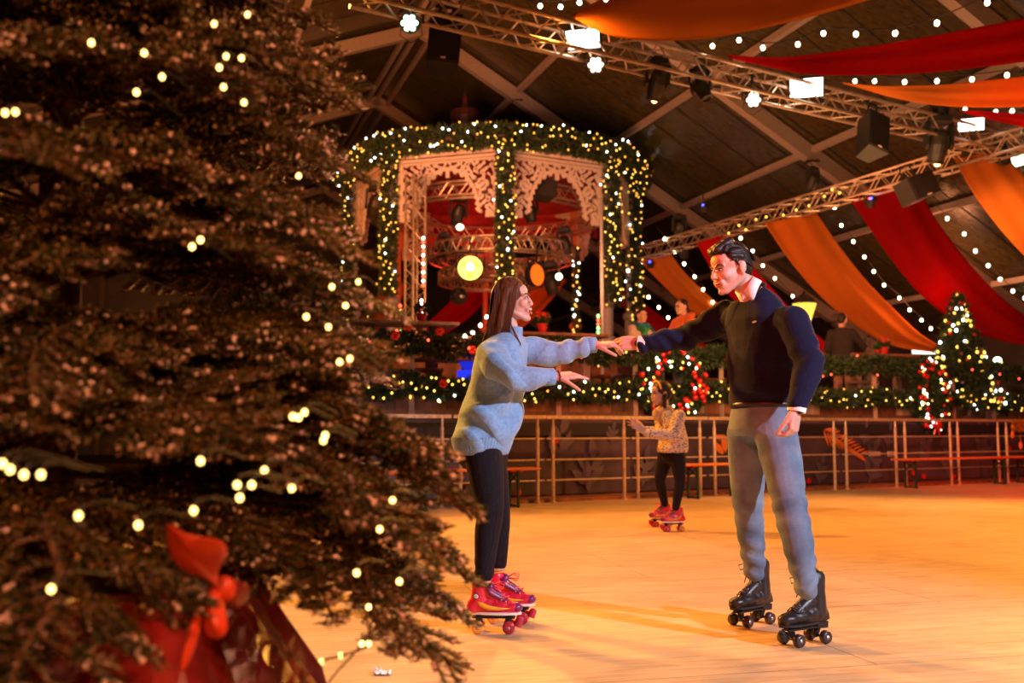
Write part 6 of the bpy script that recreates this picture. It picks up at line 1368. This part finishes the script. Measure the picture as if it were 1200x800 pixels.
# drooping lowest boughs at the right
for a, z, L, pit, rl in ((-.10, .86, .9, -.16, .2), (.12, .95, .9, -.08, -.1), (.3, .80, .9, -.04, .1), (-.05, 1.08, .9, -.05, -.3), (-.32, 1.05, .9, -.10, 0)):
    o = bpy.data.objects.new('branch', BR[L][1]); COL.objects.link(o); o.parent = fir; o.location = (0, 0, z); o.rotation_euler = (rl, -pit, a); o.scale = (1.06,) * 3
m = MB(); m.tube([(0, 0, .3), (.01, 0, 1.2), (0, .01, 2.2), (0, 0, 3.1)], [.065, .05, .03, .01], 12); m.build('trunk', M['bark'], fir, smooth=True)
# fairy lights on the tree (positions read off the photo, set just inside the outer twigs)
def on_cone(px, py, k=1.0):
    r = ray(px, py); o = V((0, 0, CAMZ)); best = None
    for i in range(300):
        t = .6 + i * .006; p = o + r * t; q = cone_r(p.z) * k
        if (p.x - TX) ** 2 + (p.y - TY) ** 2 < q * q: return p
    return o + r * TY
tb = [(6, 132), (18, 131), (169, 62), (190, 90), (265, 66), (283, 68), (257, 79), (251, 28), (290, 17), (286, 120), (225, 289), (235, 281), (262, 102), (310, 551), (343, 488), (350, 489), (357, 483), (342, 572), (92, 604), (162, 615), (227, 598), (3, 543), (12, 550), (28, 556), (48, 556), (278, 568), (295, 568), (281, 583), (418, 671), (468, 681), (381, 510), (379, 516), (160, 108), (107, 50), (359, 371), (389, 336), (405, 358), (385, 383), (420, 330), (460, 586), (235, 540), (60, 690), (350, 206), (410, 420), (398, 424), (445, 620)]
cabs = []
for i, (px, py) in enumerate(tb):
    p = on_cone(px, py, 1.03 if px < 300 else .98); o = put(bulb_mesh('bulb_tree', .0042), fir, p - V((TX, TY, 0))); cabs.append(p)
    m = MB(); m.tube([p, p + V((.0, .01, .012)), p + V((.01, .05, .015)), p + V((.03, .12, .0))], .0018, 4); m.build('bulb_wire', M['cable'], fir, world=True)
m = MB(); q = [at(x, y, d) for x, y, d in ((425, 650, 1.95), (432, 690, 1.93), (428, 712, 1.92), (432, 754, 1.92), (400, 768, 1.9), (378, 775, 1.9), (352, 800, 1.88), (340, 830, 1.88))]; m.tube(cat(q, 30), .0022, 5)
q2 = [at(x, y, d) for x, y, d in ((470, 690, 1.97), (440, 735, 1.93), (415, 765, 1.92), (385, 800, 1.9), (380, 830, 1.9))]; m.tube(cat(q2, 24), .002, 5); m.build('hanging_wire', M['bark'], fir, world=True)
for px, py in ((432, 711), (424, 754), (432, 754), (377, 775), (399, 768)): put(bulb_mesh('bulb_tree', .0045), fir, at(px, py, 1.92) - V((TX, TY, 0)))
# stand: pot wrapped in shiny red cloth, ribbon loops
M['red_wrap'] = mat('shiny_red_wrap', (.20, .010, .008), .28, 0, .5, 9, .3, 12, spec=.7); M['ribbon'] = mat('orange_red_ribbon', (.55, .045, .012), .45, 0, .12, 5)
m = MB(); rings = []
for z, r in ((0, .64), (.2, .56), (.4, .47), (.52, .38), (.60, .33), (.64, .36), (.645, .33), (.56, .30)):
    rings.append(((0, 0, z), (r, 0, 0), (0, r, 0)))
m.loft(rings, 40)
for i, v in enumerate(m.v): a = atan2(v.y, v.x); v.x *= 1 + .05 * sin(a * 9 + v.z * 6) + .03 * sin(a * 17); v.y *= 1 + .05 * sin(a * 9 + v.z * 6) + .03 * sin(a * 17)
pt = m.build('tree_pot', M['red_wrap']); pt.location = (TX + .12, TY, 0); tag(pt, 'tree pot wrapped in shiny red cloth under the huge fir', 'pot')
m = MB(); m.loft([((TX, TY, .55), (.16, 0, 0), (0, .16, 0)), ((TX, TY, .66), (.14, 0, 0), (0, .14, 0))], 20)
def ribbon(pts, w0, name, par=None, side=(0, 1, 0)):
    P = cat(pts, 20); mm = MB(); vs = []; fs = []
    for i, p in enumerate(P):
        t = i / 20; w = w0 * (.35 + sin(pi * t)); sd = V(side).normalized(); vs += [p - sd * w, p - sd * w * .3 + V((0, 0, .012 * sin(9 * t))), p + sd * w * .4, p + sd * w]
    for i in range(20):
        for j in range(3): q_ = i * 4 + j; fs.append((q_, q_ + 4, q_ + 5, q_ + 1))
    mm.add(vs, fs); o = mm.build(name, M['ribbon'], par, smooth=True); md = o.modifiers.new('t', 'SOLIDIFY'); md.thickness = .002; return o
bow = thing('ribbon_bow', 'large orange red ribbon bow tied at the foot of the huge fir', 'ribbon', at(262, 690, 1.62)); inv = bow.location
def cloth_patch(name, pts, bulge, mt='ribbon'):
    P = [at(x, y, d) - inv for x, y, d in pts]; c = sum(P, V((0, 0, 0))) / len(P); P2 = [c + (p - c) * .5 + V((0, -bulge * .75 * (1 + .4 * sin(i * 2.1)), 0)) for i, p in enumerate(P)]; n = len(P); mm = MB()
    mm.add(P + P2 + [c + V((0, -bulge, 0))], [(i, (i + 1) % n, n + (i + 1) % n, n + i) for i in range(n)] + [(n + i, n + (i + 1) % n, 2 * n) for i in range(n)])
    o = mm.build(name, M[mt], bow, smooth=True); md = o.modifiers.new('s', 'SUBSURF'); md.levels = 2; md.render_levels = 2; md = o.modifiers.new('t', 'SOLIDIFY'); md.thickness = .004; return o
cloth_patch('upper_loop', [(192, 608, 1.5), (205, 622, 1.48), (232, 630, 1.47), (262, 632, 1.5), (270, 648, 1.53), (250, 672, 1.56), (262, 694, 1.6), (240, 676, 1.55), (205, 668, 1.52), (196, 640, 1.5)], .03)
cloth_patch('small_loop', [(264, 690, 1.62), (272, 676, 1.63), (296, 684, 1.65), (290, 706, 1.66), (276, 716, 1.65), (262, 704, 1.63)], .02, 'red_wrap')
cloth_patch('ribbon_tail', [(240, 690, 1.6), (258, 688, 1.6), (264, 712, 1.6), (270, 740, 1.58), (256, 752, 1.58), (236, 744, 1.58), (240, 715, 1.59)], .02)
cloth_patch('ribbon_tail', [(230, 700, 1.59), (238, 712, 1.59), (232, 755, 1.57), (214, 792, 1.55), (206, 786, 1.55), (222, 742, 1.57)], .015)
m = MB(); m.ell((0, 0, 0), (.02, .018, .022)); m.build('knot', M['ribbon'], bow, smooth=True)
# crumpled napkin on the floor
p = onz(448, 790); m = MB()
g = 9
for i in range(g):
    for j in range(g): m.v.append(V(((i / 8 - .5) * .07, (j / 8 - .5) * .05, .006 + .014 * abs(noise.noise(V((i * .5, j * .5, 3)))) * 2)))
m.f = [(i * g + j, (i + 1) * g + j, (i + 1) * g + j + 1, i * g + j + 1) for i in range(g - 1) for j in range(g - 1)]; m.m = [0] * len(m.f)
o = m.build('paper_napkin', M['shirt']); o.location = p; md = o.modifiers.new('t', 'SOLIDIFY'); md.thickness = .002; tag(o, 'crumpled white paper napkin lying on the rink floor', 'napkin')
# ================================================================== light
W = bpy.data.worlds.new('night'); SC.world = W; W.use_nodes = True
W.node_tree.nodes['Background'].inputs[0].default_value = (.10, .05, .035, 1); W.node_tree.nodes['Background'].inputs[1].default_value = .25
def lamp(kind, name, loc, col, power, target=None, size=.3, spot=60, blend=.5, sy=None):
    d = bpy.data.lights.new(name, kind); d.color = col; d.energy = power
    if kind == 'AREA':
        d.size = size
        if sy: d.shape = 'RECTANGLE'; d.size_y = sy
    else: d.shadow_soft_size = size
    if kind == 'SPOT': d.spot_size = radians(spot); d.spot_blend = blend
    o = bpy.data.objects.new(name, d); COL.objects.link(o); o.location = loc
    if target is not None: o.rotation_euler = (V(target) - V(loc)).to_track_quat('-Z', 'Y').to_euler()
    return o
OR = (1, .40, .06)
lamp('SPOT', 'rink_wash', (-3.2, 10.5, 5.6), OR, 3200, (1.5, 5.5, 0), .10, 95, .6)
lamp('SPOT', 'rink_wash', (7.8, 12.3, 5.2), OR, 3000, (4.5, 9, 0), .15, 110, .6)
lamp('SPOT', 'rink_wash', (0.5, 11, 5.6), OR, 1500, (2, 8, 0), .12, 100, .6)
lamp('SPOT', 'key_spot', (5.6, .3, 3.7), (.90, .86, 1), 2300, (.8, 4.8, 1.1), .12, 50, .6)
lamp('SPOT', 'red_wash', (-.3, 2.4, 2.9), (1, .04, .02), 260, (1.05, 4.7, 1.5), .12, 46, .6)
lamp('SPOT', 'red_wash', (9, 10, 4.5), (1, .06, .01), 2600, (9, 14, 0), .2, 60, .8)
lamp('POINT', 'terrace_glow', (1.5, 18.5, 3.8), (1, .32, .12), 260, size=.5)
lamp('POINT', 'terrace_glow', (8.5, 20, 3.8), (1, .34, .13), 260, size=.5)
lamp('AREA', 'roof_glow', (5, 14, 2.8), (1, .45, .16), 80, (4, 18, 8), 3)
lamp('AREA', 'roof_glow', (-3.5, 14.5, 4.2), (1, .30, .08), 1000, (-3.4, 19, 9), 2)
lamp('SPOT', 'pavilion_wash', (-2.5, 12.5, 4.2), (1, .45, .36), 800, (-.5, 21, 6.6), .3, 30, .6)
lamp('SPOT', 'pavilion_orange', (-5.5, 16, 4.2), (1, .22, .03), 900, (-3.6, 22, 6.3), .2, 26, .6)
lamp('POINT', 'pavilion_red', (-.5, 25.6, 5.2), (1, .05, .02), 70, size=.4)
lamp('SPOT', 'drape_spot', (5.2, 10.5, 4.3), (1, .55, .2), 1500, (7.45, 14.7, 4.15), .1, 17, 1.0)
lamp('AREA', 'drape_wash', (3.5, 11.5, 2.5), (1, .5, .2), 200, (7, 17, 4), 2)
lamp('SPOT', 'top_fabric_wash', (1.0, 6, 2.2), (1, .5, .2), 200, (3.0, 9, 5.3), .3, 80, .7)
lamp('SPOT', 'tree_wash', (1.8, .2, 3.4), (1, .40, .20), 620, (-.6, 1.9, 1.5), .15, 60, .7)
lamp('SPOT', 'tree_amber', (-.4, -1.0, 1.6), (1, .32, .05), 130, (-.8, 1.9, 1.2), .3, 70, .8)
lamp('SPOT', 'tree_back', (-.6, 5.5, 4.2), (1, .35, .08), 400, (-.7, 2, 1.6), .15, 50, .7)
lamp('SPOT', 'pot_red', (1.0, 1.5, .9), (1, .10, .03), 12, (-.7, 2, .4), .1, 50, .7)
lamp('SPOT', 'rim_amber', (-3.0, 7.4, 3.0), (1, .40, .05), 1500, (.1, 4.9, 1.1), .1, 34, .6)
lamp('SPOT', 'terrace_wash', (0, 9.5, 4.2), (1, .27, .12), 1100, (1.6, 15.5, 1.9), .2, 62, .9)
lamp('SPOT', 'terrace_wash', (5, 11.5, 4.2), (1, .30, .15), 1100, (7.6, 18.5, 1.9), .2, 60, .9)
SC.view_settings.view_transform = 'Standard'; SC.view_settings.look = 'None'; SC.view_settings.exposure = 0; SC.view_settings.gamma = 1
SC.view_settings.use_curve_mapping = False
